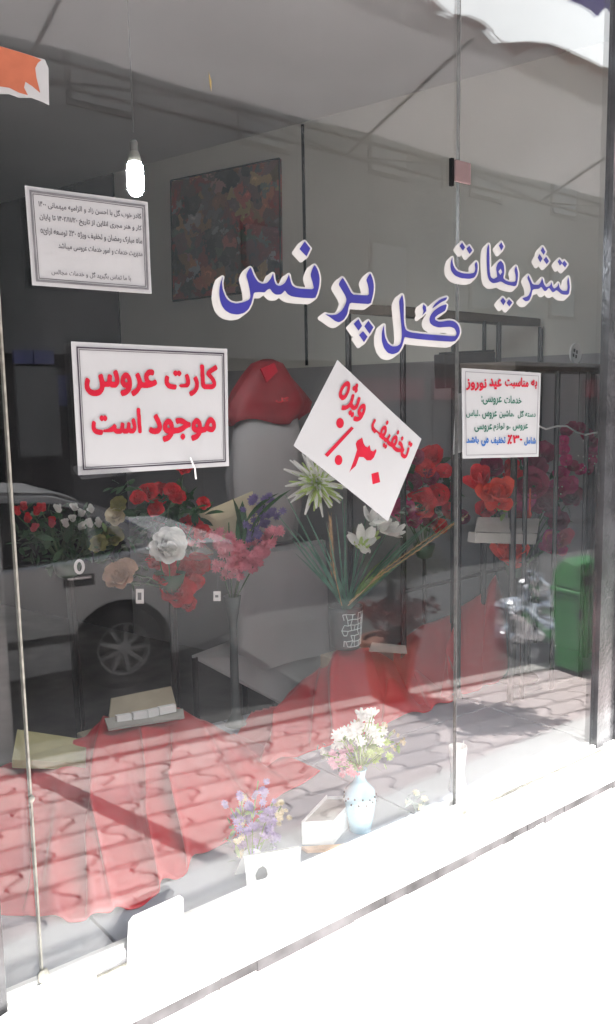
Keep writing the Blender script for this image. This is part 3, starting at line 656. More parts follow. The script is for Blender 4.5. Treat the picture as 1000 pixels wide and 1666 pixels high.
MB().tube([at(305, 744)+Vector((0, -.009, 0)), at(311, 762)+Vector((0, -.012, 0)), at(314, 779)+Vector((0, -.009, 0))], .0016, 6).build('string', 'white_card', t)
# 2 small type notice, upper left
q4 = ((38, 303), (237, 330), (243, 479), (50, 465)); t, fr = paper('notice', 'white sheet of small black handwriting-like type in a grey border, highest on the left', 'notice', q4, bow=.012)
border(t, fr, .028, .016, 'ink_grey'); border(t, fr, .052, .004, 'ink_black'); pf = pxf(fr, q4)
for w, b in (('کادر خوب گل با احسن زاد و الزامیه میهمانی ۱۴۰۰', (.09, .79, .93, .87)), ('کار و هنر مجری آنلاین از تاریخ ۱۴۰۲/۱۱/۲۰ تا پایان', (.09, .655, .93, .735)), ('ماه مبارک رمضان و تخفیف ویژه ۳۰٪ توسعه ارائه', (.09, .52, .93, .60)), ('مدیریت خدمات و امور خدمات عروسی میباشد', (.22, .385, .93, .46)), ('با ما تماس بگیرید گل و خدمات مجالس', (.15, .115, .82, .185))):
    w = w.replace('آ', 'ا'); put_text(w, t, 'ink_grey', fr, b, .012)
# 3 small coloured sheet
q4 = ((748, 599), (876, 607), (873, 743), (749, 746))
tb, _ = paper('backing_sheet', 'white sheet edge peeking out behind the small coloured notice at right', 'paper', ((746, 640), (870, 640), (868, 700), (742, 740)), y=.0102)
t, fr = paper('notice', 'small squarish white notice with red, green and blue Persian lines at right', 'notice', q4)
border(t, fr, .035, .006, 'ink_grey', asp=1); pf = pxf(fr, q4)
words(t, fr, pf, [('به', (859, 618, 869, 633)), ('مناسبت', (817, 614, 855, 633)), ('عید', (792, 616, 812, 634)), ('نوروز', (754, 616, 788, 636))], 'ink_red', .045)
words(t, fr, pf, [('خدمات', (816, 644, 844, 657)), ('عروسی:', (779, 645, 812, 659)), ('دسته گل', (838, 668, 867, 681)), ('،ماشین', (808, 667, 832, 681)), ('عروس', (780, 669, 804, 682)), ('،لباس', (754, 667, 776, 680)), ('عروس', (830, 690, 855, 701)), ('،و لوازم', (798, 688, 826, 702)), ('عروسی', (767, 690, 796, 703))], 'ink_green', .02)
words(t, fr, pf, [('شامل', (849, 711, 868, 725)), ('تخفیف', (794, 711, 818, 724)), ('می', (778, 712, 790, 726)), ('باشد', (754, 710, 774, 723))], 'ink_blue', .035)
words(t, fr, pf, [('۳۰', (830, 708, 846, 721)), ('٪', (821, 707, 829, 723))], 'ink_red', .04)
# 4 diamond sheet
q4 = ((545, 586), (682, 714), (628, 848), (475, 725)); t, fr = paper('notice', 'tilted white sheet with red discount lettering hung like a diamond mid window', 'notice', q4)
pf = pxf(fr, q4)
def rot_word(w, c0, c1, h, bold):    # left end pixel, right end pixel of baseline, height fraction
    a = pf(*c0); b = pf(*c1); put_text(w, t, 'ink_red', fr, (a[0], a[1], b[0], a[1]+h), bold)
rot_word('تخفیف', (594, 705), (655, 752), .27, .03); rot_word('ویژه', (538, 655), (580, 692), .34, .03)
def poly_on(t, pts, m, nm='lettering', y=-.0064):
    q = [at(*p) for p in pts]; mb = MB(); mb.prism([Vector((p.x, y, p.z)) for p in q], (0, .0005, 0)); return mb.build(nm, m, t)
Z7 = lambda L, ox=470, oy=580, s=4.545: [(ox+x/s, oy+y/s) for x, y in L]
poly_on(t, Z7([(525, 600), (490, 622), (478, 645), (488, 690), (465, 760), (428, 860), (434, 876), (452, 866), (485, 790), (502, 742), (535, 744), (560, 768), (590, 768), (612, 745), (630, 700), (628, 684), (606, 702), (588, 694), (580, 655), (566, 672), (548, 664), (535, 640)]), 'ink_red')
poly_on(t, Z7([(592, 866), (645, 852), (658, 928), (602, 944)]), 'ink_red'); poly_on(t, Z7([(446, 518), (464, 532), (270, 742), (248, 726)]), 'ink_red')
for cx, cy, rx, ry in ((362, 493, 28, 38), (351, 765, 28, 38)): poly_on(t, Z7([(cx+rx*math.cos(a), cy+ry*math.sin(a)) for a in np.linspace(0, 6.283, 15)[:-1]]), 'ink_red')
# 5 vinyl shop name: blue letters on a white offset shadow
def Zf(L, ox, oy, s): return [(ox+x/s, oy+y/s) for x, y in L]
G1 = [Zf([(133, 345), (112, 400), (103, 450), (101, 500), (108, 545), (125, 595), (150, 628), (190, 652), (245, 662), (300, 650), (338, 618), (362, 572), (375, 515), (384, 482), (430, 478), (470, 482), (488, 462), (512, 450), (532, 480), (560, 500), (600, 498), (620, 482), (634, 464), (655, 495), (690, 514), (760, 524), (880, 530), (898, 490), (914, 425), (918, 360), (903, 300), (876, 253), (856, 292), (842, 342), (858, 395), (872, 456), (780, 452), (725, 444), (695, 425), (682, 395), (668, 330), (654, 368), (632, 408), (592, 430), (562, 418), (547, 380), (539, 320), (520, 368), (490, 404), (452, 412), (415, 395), (385, 350), (357, 274), (335, 304), (320, 345), (336, 400), (350, 465), (355, 515), (345, 540), (300, 560), (240, 573), (192, 560), (155, 525), (130, 462), (122, 405)], 335, 380, 5),
      Zf([(795, 66), (842, 124), (810, 190), (753, 128)], 335, 380, 5),
      Zf([(630, 152), (655, 215), (666, 280), (662, 350), (648, 415), (630, 470), (520, 464), (424, 455), (408, 505), (396, 570), (362, 628), (312, 656), (268, 640), (220, 603), (162, 567), (228, 582), (290, 575), (338, 538), (372, 485), (390, 425), (372, 378), (340, 325), (306, 270), (325, 232), (350, 198), (392, 270), (445, 372), (530, 379), (616, 381), (614, 320), (603, 270), (588, 225), (605, 190)], 500, 420, 6.25),
      Zf([(510, 622), (547, 690), (510, 740), (460, 670)], 500, 420, 6.25), Zf([(610, 638), (662, 705), (622, 772), (568, 695)], 500, 420, 6.25), Zf([(555, 743), (602, 800), (565, 857), (516, 785)], 500, 420, 6.25),
      Zf([(785, 218), (768, 285), (730, 308), (690, 330), (662, 355), (664, 380), (700, 398), (740, 396), (800, 384), (855, 392), (890, 420), (910, 460), (916, 505), (900, 555), (860, 603), (700, 594), (500, 577), (400, 563), (352, 552), (342, 600), (326, 650), (292, 708), (235, 730), (182, 716), (142, 665), (120, 590), (121, 510), (134, 460), (146, 425), (146, 490), (155, 555), (182, 615), (222, 648), (275, 648), (312, 622), (327, 550), (318, 420), (306, 300), (297, 195), (312, 155), (331, 120), (345, 200), (345, 350), (350, 430), (368, 485), (420, 507), (560, 524), (700, 535), (862, 547), (880, 530), (878, 500), (858, 465), (820, 450), (770, 452), (700, 458), (645, 442), (612, 415), (604, 375), (618, 330), (655, 283), (715, 240)], 600, 460, 6.25),
      Zf([(630, 268), (655, 222), (715, 170), (788, 146), (776, 178), (722, 202), (668, 242)], 600, 460, 6.25), Zf([(545, 222), (570, 245), (574, 290), (530, 335), (546, 295), (536, 255)], 600, 460, 6.25)]
G2 = [Zf([(175, 345), (155, 400), (150, 460), (158, 510), (198, 562), (270, 593), (370, 602), (428, 588), (458, 535), (468, 450), (454, 398), (430, 430), (440, 485), (426, 530), (370, 542), (290, 537), (222, 508), (188, 455), (174, 400)], 710, 370, 7.143),
      Zf([(285, 178), (322, 235), (295, 276), (255, 220)], 710, 370, 7.143), Zf([(370, 215), (405, 270), (372, 314), (335, 250)], 710, 370, 7.143),
      Zf([(600, 190), (578, 235), (572, 320), (572, 420), (580, 560), (600, 622), (640, 652), (695, 645), (732, 628), (800, 668), (912, 690), (930, 625), (937, 535), (914, 445), (893, 495), (910, 570), (906, 632), (850, 640), (795, 622), (762, 592), (776, 520), (770, 430), (737, 388), (700, 418), (680, 475), (690, 545), (694, 580), (650, 602), (618, 580), (606, 500), (604, 350)], 710, 370, 7.143),
      Zf([(742, 176), (768, 225), (742, 272), (712, 215)], 710, 370, 7.143), Zf([(760, 816), (793, 860), (765, 909), (729, 855)], 710, 370, 7.143), Zf([(830, 836), (868, 875), (835, 924), (802, 880)], 710, 370, 7.143),
      Zf([(412, 552), (398, 592), (430, 660), (442, 735), (412, 800), (335, 826), (380, 865), (422, 852), (448, 790), (462, 722), (540, 716), (560, 690), (600, 746), (625, 735), (650, 700), (690, 757), (715, 750), (740, 730), (800, 782), (882, 787), (896, 705), (888, 625), (876, 570), (862, 635), (870, 700), (860, 742), (805, 738), (775, 705), (764, 645), (750, 690), (712, 715), (690, 682), (681, 632), (665, 680), (622, 700), (592, 660), (575, 588), (556, 640), (530, 672), (462, 665), (438, 610)], 800, 370, 7.143),
      Zf([(580, 228), (611, 285), (590, 324), (555, 272)], 800, 370, 7.143), Zf([(543, 312), (577, 365), (550, 411), (520, 355)], 800, 370, 7.143), Zf([(618, 342), (653, 395), (625, 433), (587, 380)], 800, 370, 7.143),
      Zf([(775, 370), (808, 415), (778, 449), (752, 400)], 800, 370, 7.143), Zf([(830, 388), (864, 430), (838, 469), (802, 425)], 800, 370, 7.143)]
HOLE = Zf([(733, 482), (708, 515), (728, 556), (752, 522)], 710, 370, 7.143)
def smooth(P, n=1):
    for _ in range(n):
        Q = []
        for i in range(len(P)):
            a, b = P[i], P[(i+1) % len(P)]; Q += [(a[0]*.82+b[0]*.18, a[1]*.82+b[1]*.18), (a[0]*.18+b[0]*.82, a[1]*.18+b[1]*.82)]
        P = Q
    return P
def raster(polys, x0, y0, w, h, s):
    m = np.zeros((h, w), bool); ys, xs = np.mgrid[0:h, 0:w]; X = x0+(xs+.5)/s; Y = y0+(ys+.5)/s
    for P in polys:
        a = np.array(P); i0 = max(0, int((a[:, 0].min()-x0)*s)-2); i1 = int((a[:, 0].max()-x0)*s)+3; j0 = max(0, int((a[:, 1].min()-y0)*s)-2); j1 = int((a[:, 1].max()-y0)*s)+3
        XX = X[j0:j1, i0:i1]; YY = Y[j0:j1, i0:i1]; ins = np.zeros(XX.shape, bool)
        for k in range(len(P)):
            xa_, ya_ = P[k]; xb_, yb_ = P[(k+1) % len(P)]
            if ya_ == yb_: continue
            c = ((ya_ > YY) != (yb_ > YY)) & (XX < (xb_-xa_)*(YY-ya_)/(yb_-ya_)+xa_); ins ^= c
        m[j0:j1, i0:i1] |= ins
    return m
def vinyl(label, G, dil, sweep, holes=()):
    G = [smooth(P) if len(P) > 6 else P for P in G]
    allp = np.array([p for P in G for p in P]); s = 3; x0, y0 = allp.min(0)-22; x1, y1 = allp.max(0)+22; w, h = int((x1-x0)*s), int((y1-y0)*s)
    m = raster(G, x0, y0, w, h, s); acc = np.zeros_like(m); n = int(max(abs(sweep[0]), abs(sweep[1]))*s)
    for k in range(n+1):
        dx, dy = round(sweep[0]*s*k/n), round(sweep[1]*s*k/n); acc |= np.roll(np.roll(m, dx, 1), dy, 0)
    R_ = int(dil*s); out = np.zeros_like(acc)
    for dy in range(-R_, R_+1):
        q_ = int(math.sqrt(R_*R_-dy*dy))
        row = np.roll(acc, dy, 0); cs_ = np.cumsum(np.pad(row.astype(np.int32), ((0, 0), (q_+1, q_))), 1); out |= (cs_[:, 2*q_+1:]-cs_[:, :-2*q_-1]) > 0
    F = out.astype(float)
    for _ in range(3): F = (F+np.roll(F, 1, 0)+np.roll(F, -1, 0)+np.roll(F, 1, 1)+np.roll(F, -1, 1))/5
    L = [[(x0+(x+.5)/s, y0+(y+.5)/s) for x, y in l][::3] for l in contours(F)]
    c = at(float(allp[:, 0].mean()), float(allp[:, 1].max())); t = thing('window_lettering', label, 'lettering', (c.x, -.001, c.z))
    def f3(yy): return lambda x, y: Vector((at(x, y).x, yy, at(x, y).z))
    MB().add(*flat_mesh(L, f3(-.0016))).build('white_backing', 'vinyl_white', t, recalc=False)
    for P in G:
        if len(P) < 3: continue
        hs = [H for H in holes if any(abs(H[0][0]-p[0]) < 12 and abs(H[0][1]-p[1]) < 20 for p in P) and len(P) > 30]
        MB().add(*flat_mesh([P]+hs, f3(-.0026))).build('letter', 'vinyl_blue', t, recalc=False)
    return t
vinyl('blue Persian lettering with white drop shadow, the larger word group in the middle', G1, 3.3, (-9, 6.5))
vinyl('blue Persian lettering with white drop shadow, the smaller word at upper right', G2, 3.0, (-6.5, 6.5), [HOLE])
# orange torn sticker, top left
q = [(-20, 72), (0, 76), (52, 92), (72, 98), (78, 112), (79, 172), (66, 166), (50, 160), (30, 160), (14, 154), (0, 154), (-20, 156)]
t = thing('torn_sticker', 'torn orange paper sticker with ragged white edge at the top left corner', 'sticker', at(30, 160))
MB().prism([at(*p)+Vector((0, -.002, 0)) for p in q], (0, .0008, 0)).build('white_base', 'paper', t)
q = [(-20, 73), (0, 77), (50, 92), (66, 99), (60, 104), (56, 112), (58, 128), (64, 152), (52, 142), (40, 134), (38, 144), (44, 156), (30, 152), (14, 144), (0, 142), (-20, 146)]
MB().prism([at(*p)+Vector((0, -.003, 0)) for p in q], (0, .0006, 0)).build('orange_print', 'orange', t)
p_ = at(342, 135); t = MB().prism([p_+Vector((-.003, 0, .016)), p_+Vector((.002, 0, .002)), p_+Vector((.001, 0, -.014)), p_+Vector((-.002, 0, -.003))], (0, -.001, 0)).build('tape_scrap', 'gold'); tag(t, 'tiny brown scrap of tape stuck high on the glass above the picture', 'tape')

# ================================================================== inside the shop
# picture on the side wall
c4 = [wall_at(*p, .0) for p in ((283, 296), (459, 260), (461, 470), (286, 490))]; c4 = [p-n3*.006 for p in c4]
t = thing('wall_picture', 'dark framed picture of many bouquets on the wall behind the lettering', 'picture', (c4[2]+c4[3])/2)
MB().prism(c4, n3*(-.02)).build('print', 'picture_print', t)
e4 = [p-n3*.018 for p in c4]
for a, b in zip(e4, e4[1:]+e4[:1]): MB().tube([a, b], .006, 4).build('frame', 'dark', t)
# small bouquets printed on the picture are raised paper cut-outs? no: flat print only
# lamp
lp = at(220, 290, .50); t = thing('hanging_lamp', 'lit white energy saving bulb hanging on a cord at upper left', 'lamp', lp)
mb = MB(); N = 60
mb.lathe(lp, [(.0, -.040), (.006, -.0395), (.012, -.036), (.0165, -.029), (.0185, -.018), (.0185, .018), (.017, .028), (.013, .034), (0, .035)], 24); mb.build('bulb', 'tube', t, smooth=True)
MB().lathe(lp, [(.0, .060), (.008, .060), (.012, .052), (.015, .042), (.015, .034), (0, .034)], 16).build('base', 'lamp_base', t)
MB().lathe(lp, [(.0, .082), (.006, .082), (.009, .076), (.009, .058), (0, .058)], 16).build('socket', 'cord', t)
MB().tube([lp+Vector((0, 0, .10)), Vector((lp.x, lp.y, 2.975))], .0008, 6).build('cord', 'cord', t)

# black metal stands along the side wall
def I3(px, py, y): return at(px, py, y)
def rod(t, pts, r=.009, nm='leg', m='black_metal', n=6): return MB().tube(pts, r, n).build(nm, m, t)
def stand(label, corners, zbot, top_m, legs, th=.03, name='display_table'):
    c = sum(corners, Vector())/4; t = thing(name, label, 'table', (c.x, c.y, zbot)); MB().prism(corners, (0, 0, -th)).build('top', top_m, t, bevel=.003)
    for p in legs: rod(t, [Vector((p.x, p.y, zbot)), Vector((p.x, p.y, p.z-th))], .011)
    return t
def hrect(px0, y0, px1, y1, pyz, shiftx=0.):      # horizontal rectangle whose near edge shows at (px0..px1, pyz)
    a = at(px0, pyz, y0); b = at(px1, pyz, y0); z = a.z
    b = Vector((b.x, y0, z)); return [a, b, Vector((b.x+shiftx, y1, z)), Vector((a.x+shiftx, y1, z))]
hr = hrect(655, .82, 880, .87, 498, -.22)
t = stand('tall narrow black metal plinth standing behind the blue lettering', hr, .15, 'wood_top', hr, .035)
for f in (.33, .55, .66): p = hr[0].lerp(hr[1], f); rod(t, [Vector((p.x, p.y, .15)), Vector((p.x, p.y, p.z-.03))], .008)
for zz in (.9,): rod(t, [Vector((hr[0].x, hr[0].y, zz)), Vector((hr[1].x, hr[1].y, zz))], .008, 'stretcher')
hr2 = hrect(838, .40, 1045, .55, 588, -.10)
t = stand('black metal plinth with thin brown top beneath the small round dish at right', hr2, .15, 'wood_top', hr2, .03)
for f in (.08, .30, .53): p = hr2[0].lerp(hr2[1], f); rod(t, [Vector((p.x, p.y, .15)), Vector((p.x, p.y, p.z-.03))], .008)
p = at(935, 562, .44); t = thing('round_dish', 'small round white patterned dish propped on the black plinth at right', 'dish', Vector((p.x, p.y, hr2[0].z)))
rp = p; z0 = hr2[0].z
mb = MB(); vs = []; nn = 24
for r_, d_ in ((.0, .004), (.018, .004), (.022, 0), (.034, -.006), (.036, -.004), (.036, .0)):
    for k in range(nn): a = 2*math.pi*k/nn; vs.append(Vector((p.x+r_*math.cos(a)*1, p.y+d_, z0+.037+r_*math.sin(a))))
mb.add(vs, [(i*nn+k, i*nn+(k+1) % nn, (i+1)*nn+(k+1) % nn, (i+1)*nn+k) for i in range(5) for k in range(nn)]); mb.build('plate', 'white_card', t, solid=.002)
for k in range(4): a = k*math.pi/2+.5; MB().box((p.x+.012*math.cos(a), p.y-.002, z0+.037+.012*math.sin(a)), (.006, .003, .012)).build('motif', 'bag_dark', t)
bx = [at(722, 576, .74), at(806, 572, .74), at(806, 628, .74), at(724, 632, .74)]; t = thing('hanging_board', 'dark brown board leaning on the tall plinth, half behind the small notice', 'board', (bx[2]+bx[3])/2)
MB().prism(bx, (0, .05, 0)).build('board', 'bag_dark', t, bevel=.004); MB().prism([at(724, 573, .75), at(804, 569, .75), at(804, 574, .75), at(724, 578, .75)], (0, .03, 0)).build('edge', 'black_metal', t)
rod(t, [at(740, 632, .77), Vector((at(740, 632, .77).x, .77, zb(2.2)))], .01, 'strut'); rod(t, [at(790, 632, .77), Vector((at(790, 632, .77).x, .77, zb(2.2)))], .01, 'strut')
# posts of the far rack
t = thing('metal_rack', 'thin black upright rack rods between the picture wall and the red blooms', 'rack', at(880, 900, .58))
for px in (857, 868, 905, 955, 968): a = at(px, 640, .58); rod(t, [Vector((a.x, a.y, zb(a.x))), Vector((a.x, a.y, hr2[0].z-.03))], .007, 'upright')
a = at(857, 700, .58); b = at(968, 700, .58); rod(t, [Vector((a.x, a.y, 1.2)), Vector((b.x, b.y, 1.2))], .006, 'crossbar')

# ---- draped cloth
def onshelf(px, py):      # point on the display shelf seen at this pixel
    d = ray(px, py); t_ = (.668-K*C0[0]-C0[2])/(d[2]+K*d[0]); return Vector(C0+t_*d)
def drape(name_label, top, bot, folds, amp, m='red_satin', nu=170, nv=40, seed=0, name='draped_cloth', sag=0., cat='cloth'):
    """top/bot: lists of (px, py, y) read left to right"""
    rnd = random.Random(seed); ph = [rnd.uniform(0, 6.28) for _ in range(6)]
    def lerpl(L, u):
        x = u*(len(L)-1); i = min(int(x), len(L)-2); f = x-i; f2 = f*f*(3-2*f)*.35+f*.65; return L[i].lerp(L[i+1], f2)
    T = [at(*p) for p in top]; B = [at(*p) if len(p) > 2 else onshelf(*p)+Vector((0, 0, .004)) for p in bot]; rows = []
    for j in range(nv+1):
        v = j/nv; row = []
        for i in range(nu+1):
            u = i/nu; w = u+.03*math.sin(u*9+ph[0]); a = lerpl(T, u); b = lerpl(B, u); p = a.lerp(b, v); s_ = math.sin(math.pi*v)*sag
            f = math.sin(w*folds*6.283+ph[1]+.8*math.sin(w*9))*.7+math.sin(w*folds*1.9*6.283+ph[2]-v)*.35+math.sin(w*folds*.47*6.283+ph[3]+v*2)*.5
            k = amp*(.04+v**.9)*(1-max(0, v-.7)*2.9)
            p = p+Vector((.15*f*k, -.6*f*k-s_*.3, -s_-.75*k*f)); p.y = max(p.y, .014); p.z = max(p.z, zb(p.x)+.003) if p.y < .865 else p.z; row.append(p)
        rows.append(row)
    o = MB().grid(rows).build(name, m, None, smooth=True, solid=.0015); tag(o, name_label, cat); return o
drape('large red satin cloth falling from the left box stand over the shelf edge', [(20, 1245, .62), (60, 1235, .62), (135, 1196, .66), (170, 1168, .70), (230, 1178, .60), (290, 1152, .70), (330, 1172, .72), (380, 1197, .74)],
      [(-60, 1478), (40, 1492), (110, 1502), (190, 1492), (262, 1450), (330, 1400), (420, 1330), (520, 1255)], 5.6, .12, seed=3)
drape('red satin cloth hanging in a swag from the vase stand at centre', [(430, 1175, .95), (470, 1125, .93), (520, 1085, .88), (552, 1056, .80), (598, 1052, .80), (640, 1075, .86), (690, 1065, .92)],
      [(340, 1290), (420, 1262), (490, 1228), (560, 1205), (630, 1180), (690, 1160), (740, 1140)], 4.2, .10, seed=5)
drape('red satin cloth rising to a peak under the right hand tulips', [(640, 1052, .95), (690, 1015, .90), (730, 1000, .86), (765, 978, .82), (790, 960, .80), (806, 935, .78), (820, 980, .78), (824, 1040, .78)],
      [(625, 1175), (680, 1150), (720, 1140), (750, 1132), (775, 1124), (795, 1116), (812, 1108), (826, 1100)], 3.6, .075, seed=9)
# stands under the cloths
def crate(name, label, cat, px, py, y, w, d, m, h=None, rz=0.):
    p = at(px, py, y); zb_ = zb(p.x)+.0005; t = MB().box((p.x, p.y+d/2, (p.z+zb_)/2), (w, d, p.z-zb_), rz).build(name, m, None, bevel=.004); tag(t, label, cat); return t
crate('wooden_crate', 'brown crate hidden under the left red cloth', 'crate', 235, 1200, .66, .24, .16, 'card_brown'); crate('wooden_crate', 'brown crate under the red cloth and white vase at centre', 'crate', 565, 1062, .80, .16, .055, 'card_brown')
# open box on the left cloth
def quadbox(t, px4, y4, th, nm, m): q = [at(px4[k][0], px4[k][1], y4[k]) for k in range(4)]; return MB().prism(q, th).build(nm, m, t, bevel=.001)
t = thing('open_box', 'open brown card box with a row of white cards on the left red cloth', 'box', at(235, 1182, .62))
quadbox(t, ((170, 1168), (298, 1152), (300, 1166), (176, 1186)), (.62, .62, .58, .58), (0, 0, -.006), 'base', 'card_grey')
quadbox(t, ((182, 1137), (279, 1117), (289, 1155), (178, 1173)), (.70, .70, .63, .63), (0, .008, 0), 'lid', 'card_brown')
for a, b in (((190, 1165), (214, 1161)), ((217, 1160), (240, 1156)), ((241, 1156), (258, 1152)), ((259, 1151), (286, 1146))):
    quadbox(t, (a, b, (b[0]+1, b[1]+12), (a[0]+1, a[1]+13)), (.60,)*4, (0, .012, 0), 'white_card', 'white_card')
t = thing('khaki_box', 'flat khaki paper box lying at the left end of the red cloth', 'box', at(80, 1245, .56))
quadbox(t, ((28, 1186), (141, 1203), (139, 1240), (19, 1236)), (.66, .66, .56, .56), (0, 0, -.02), 'box', 'paper_khaki')
# grey satin table with box, centre left
q = [at(312, 1066, 1.00), at(392, 1036, 1.25), at(560, 1064, 1.18), at(470, 1150, .98)]; zz = sum(p.z for p in q)/4
t = thing('satin_table', 'grey satin covered display table behind the red cloths', 'table', Vector((q[0].x+.2, 1.1, .15)))
MB().prism(q, (0, 0, -.008)).build('table_top', 'grey_satin', t)
for p in (q[0], q[1], q[2], q[3]): rod(t, [Vector((p.x+.01, p.y, .15)), p+Vector((.01, 0, -.01))], .012)
gq = [at(392, 1100, 1.06), at(540, 1112, 1.06)]; zt = at(400, 905, 1.06).z
t = thing('fabric_covered_box', 'large upright grey fabric covered box on the satin table left of the vase', 'box', gq[0])
rows = []
for j in range(16):
    z = gq[0].z+.004+(zt-gq[0].z)*j/15; w = .02*math.sin(j*.5); loop = []
    for k in range(41):
        a = 2*math.pi*k/40; cx = (gq[0].x+gq[1].x)/2; rx = (gq[1].x-gq[0].x)/2; e = 4; ca, sa = math.cos(a), math.sin(a); rr_ = (abs(ca)**e+abs(sa)**e)**(-1/e)
        loop.append(Vector((cx+rx*ca*rr_*(1-.06*j/15)*(1+.012*math.sin(a*14+j*.2)), 1.10+.06*sa*rr_, z+.006*math.sin(a*3+j))))
    rows.append(loop)
MB().grid(rows).add(rows[-1][:-1], [tuple(range(40))]).build('cover', 'grey_satin', t, smooth=True)
# red cowl shaped cloth on a grey bust
q = at(435, 880, 1.15); t = thing('wrapped_stand', 'dark red peaked cloth draped over a tall grey wrapped stand behind the diamond notice', 'draped stand', Vector((q.x, q.y, .15)))
def cone_rows(px_list, y, dep, nk=36):   # list of (py, pxL, pxR)
    rows = []
    for j, (py, a, b) in enumerate(px_list):
        A, B = at(a, py, y), at(b, py, y); c = (A+B)/2; rx = (B.x-A.x)/2; z = c.z; row = []
        for k in range(nk+1): w = 2*math.pi*k/nk; f = 1+(.05*math.sin(5*w+j*.3)+.05*math.sin(9*w+j*.9))*(j > 1); row.append(Vector((c.x+rx*math.cos(w)*f, y+dep*min(1, rx/.06)*math.sin(w)*f, z)))
        rows.append(row)
    return rows
rw = cone_rows([(585, 428, 442), (592, 412, 456), (612, 398, 470), (638, 380, 490), (655, 372, 502), (672, 368, 500), (686, 372, 484)], 1.12, .05)
for k, p in enumerate(rw[-1]): p.z += .012*math.sin(k*.6); 
MB().grid(rw).build('red_cover', 'red_dark', t, smooth=True, solid=.002)
MB().prism([at(424, 600, 1.055), at(446, 590, 1.055), at(452, 604, 1.055), at(434, 622, 1.055)], (0, .006, 0)).build('red_card', 'ink_red', t)
rw = cone_rows([(680, 384, 482), (720, 378, 488), (770, 372, 490), (830, 378, 486), (880, 386, 478)], 1.13, .05); MB().grid(rw).build('grey_wrap', 'wall_low', t, smooth=True, solid=.002)
rod(t, [Vector((q.x, 1.13, .15)), Vector((q.x, 1.13, at(435, 860, 1.13).z))], .012, 'pole')
put_text('گل', t, 'petal_red', lambda u, v, y: Vector(at(448+u*22, 655-v*9, 1.045)), (0, 0, 1, 1), .03, name='printed_word')

# ---- flowers: blooms, leaves
def leaf_me(m, w=.32, curl=.25, n=5, fold=.12):
    mb = MB(); rows = []
    for j in range(n+1):
        v = j/n; h = w*math.sin(math.pi*min(1, v*.97+.03))**.8*.5; z = -curl*v*v; rows.append([Vector((-h, v, z+fold*h)), Vector((0, v, z)), Vector((h, v, z+fold*h))])
    mb.grid(rows); me = mb.mesh('leaf'); me.materials.append(MT[m]); 
    for p in me.polygons: p.use_smooth = True
    return me
def petal_pts(w, h, cup, n=4, m=4, ruf=.0, rnd=random, pw=.7):
    rows = []
    for j in range(n+1):
        v = j/n; ww = w*(math.sin(math.pi*(.12+.80*v**.8)))**pw; row = []
        for i in range(m+1):
            u = i/m*2-1; row.append(Vector((u*ww*.5, -cup*math.sin(v*2.6)*.4+abs(u)**2*cup*.5*0+rnd.uniform(-ruf, ruf), v*h)) + Vector((0, cup*.35*(u*u)*-1, 0)))
        rows.append(row)
    return rows
def bloom_me(kind, m, seed=0):
    """unit radius blooms opening towards +z"""
    rnd = random.Random(seed); mb = MB()
    def ring(n, r, h, w, tilt, cup, a0, ruf=.03):
        for k in range(n):
            a = a0+2*math.pi*k/n+rnd.uniform(-.12, .12); t_ = tilt+rnd.uniform(-.08, .08); rows = petal_pts(w*rnd.uniform(.9, 1.1), h*rnd.uniform(.9, 1.1), cup, 4, 4, ruf, rnd, .45 if kind in ('rose', 'bud', 'tulip', 'poppy') else .7)
            Mx = Matrix.Rotation(a, 4, 'Z')@Matrix.Translation((0, r, 0))@Matrix.Rotation(-t_, 4, 'X')
            mb.grid([[Mx@p for p in rr_] for rr_ in rows])
    if kind == 'rose':
        for i, (n, r, h, w, t_, c) in enumerate(((3, .06, .80, .5, .02, .5), (4, .14, .82, .75, .10, .6), (5, .26, .80, .9, .26, .7), (6, .34, .80, 1.05, .50, .7), (7, .36, .78, 1.1, .82, .6))): ring(n, r, h, w, t_, c, i*.7)
    elif kind == 'bud':
        for i, (n, r, h, w, t_, c) in enumerate(((3, .06, 1.6, .6, .0, .35), (3, .16, 1.5, .8, .12, .4), (3, .22, 1.3, .8, .3, .4))): ring(n, r, h, w, t_, c, i*.9, .02)
    elif kind == 'tulip':
        for i, (n, r, h, w, t_, c) in enumerate(((3, .12, 1.7, 1.0, .08, .5), (3, .25, 1.7, 1.15, .28, .55), (3, .25, 1.3, 1.0, .75, .3))): ring(n, r, h, w, t_, c, i*1.05, .03)
    elif kind == 'lily':
        for i, (n, r, h, w, t_, c) in enumerate(((3, .05, 1.35, .6, .5, -.25), (3, .06, 1.35, .7, .75, -.3))): ring(n, r, h, w, t_, c, i*1.05, .02)
        mb.tube([(0, 0, 0), (0, 0, .8)], .05, 5)
    elif kind == 'mum':
        for i, (n, h, w, t_) in enumerate(((8, .55, .16, .15), (10, .75, .17, .5), (12, .95, .17, .85), (14, 1.1, .17, 1.2), (12, 1.2, .16, 1.55), (8, 1.15, .15, 1.9))): ring(n, .06, h, w, t_, .12, i*.4, .02)
    elif kind == 'daisy':
        ring(9, .1, .85, .36, 1.15, .1, 0); ring(7, .08, .6, .34, .8, .1, .3); mb.add(*blob((0, 0, .1), (.18, .18, .14), 3, 1, .1))
    elif kind == 'poppy':
        ring(4, .1, .95, 1.25, .9, .35, 0, .05); ring(4, .08, .8, 1.1, .55, .4, .7, .05)
    me = mb.mesh(kind); me.materials.append(MT[m])
    for p in me.polygons: p.use_smooth = True
    return me
BM = {}
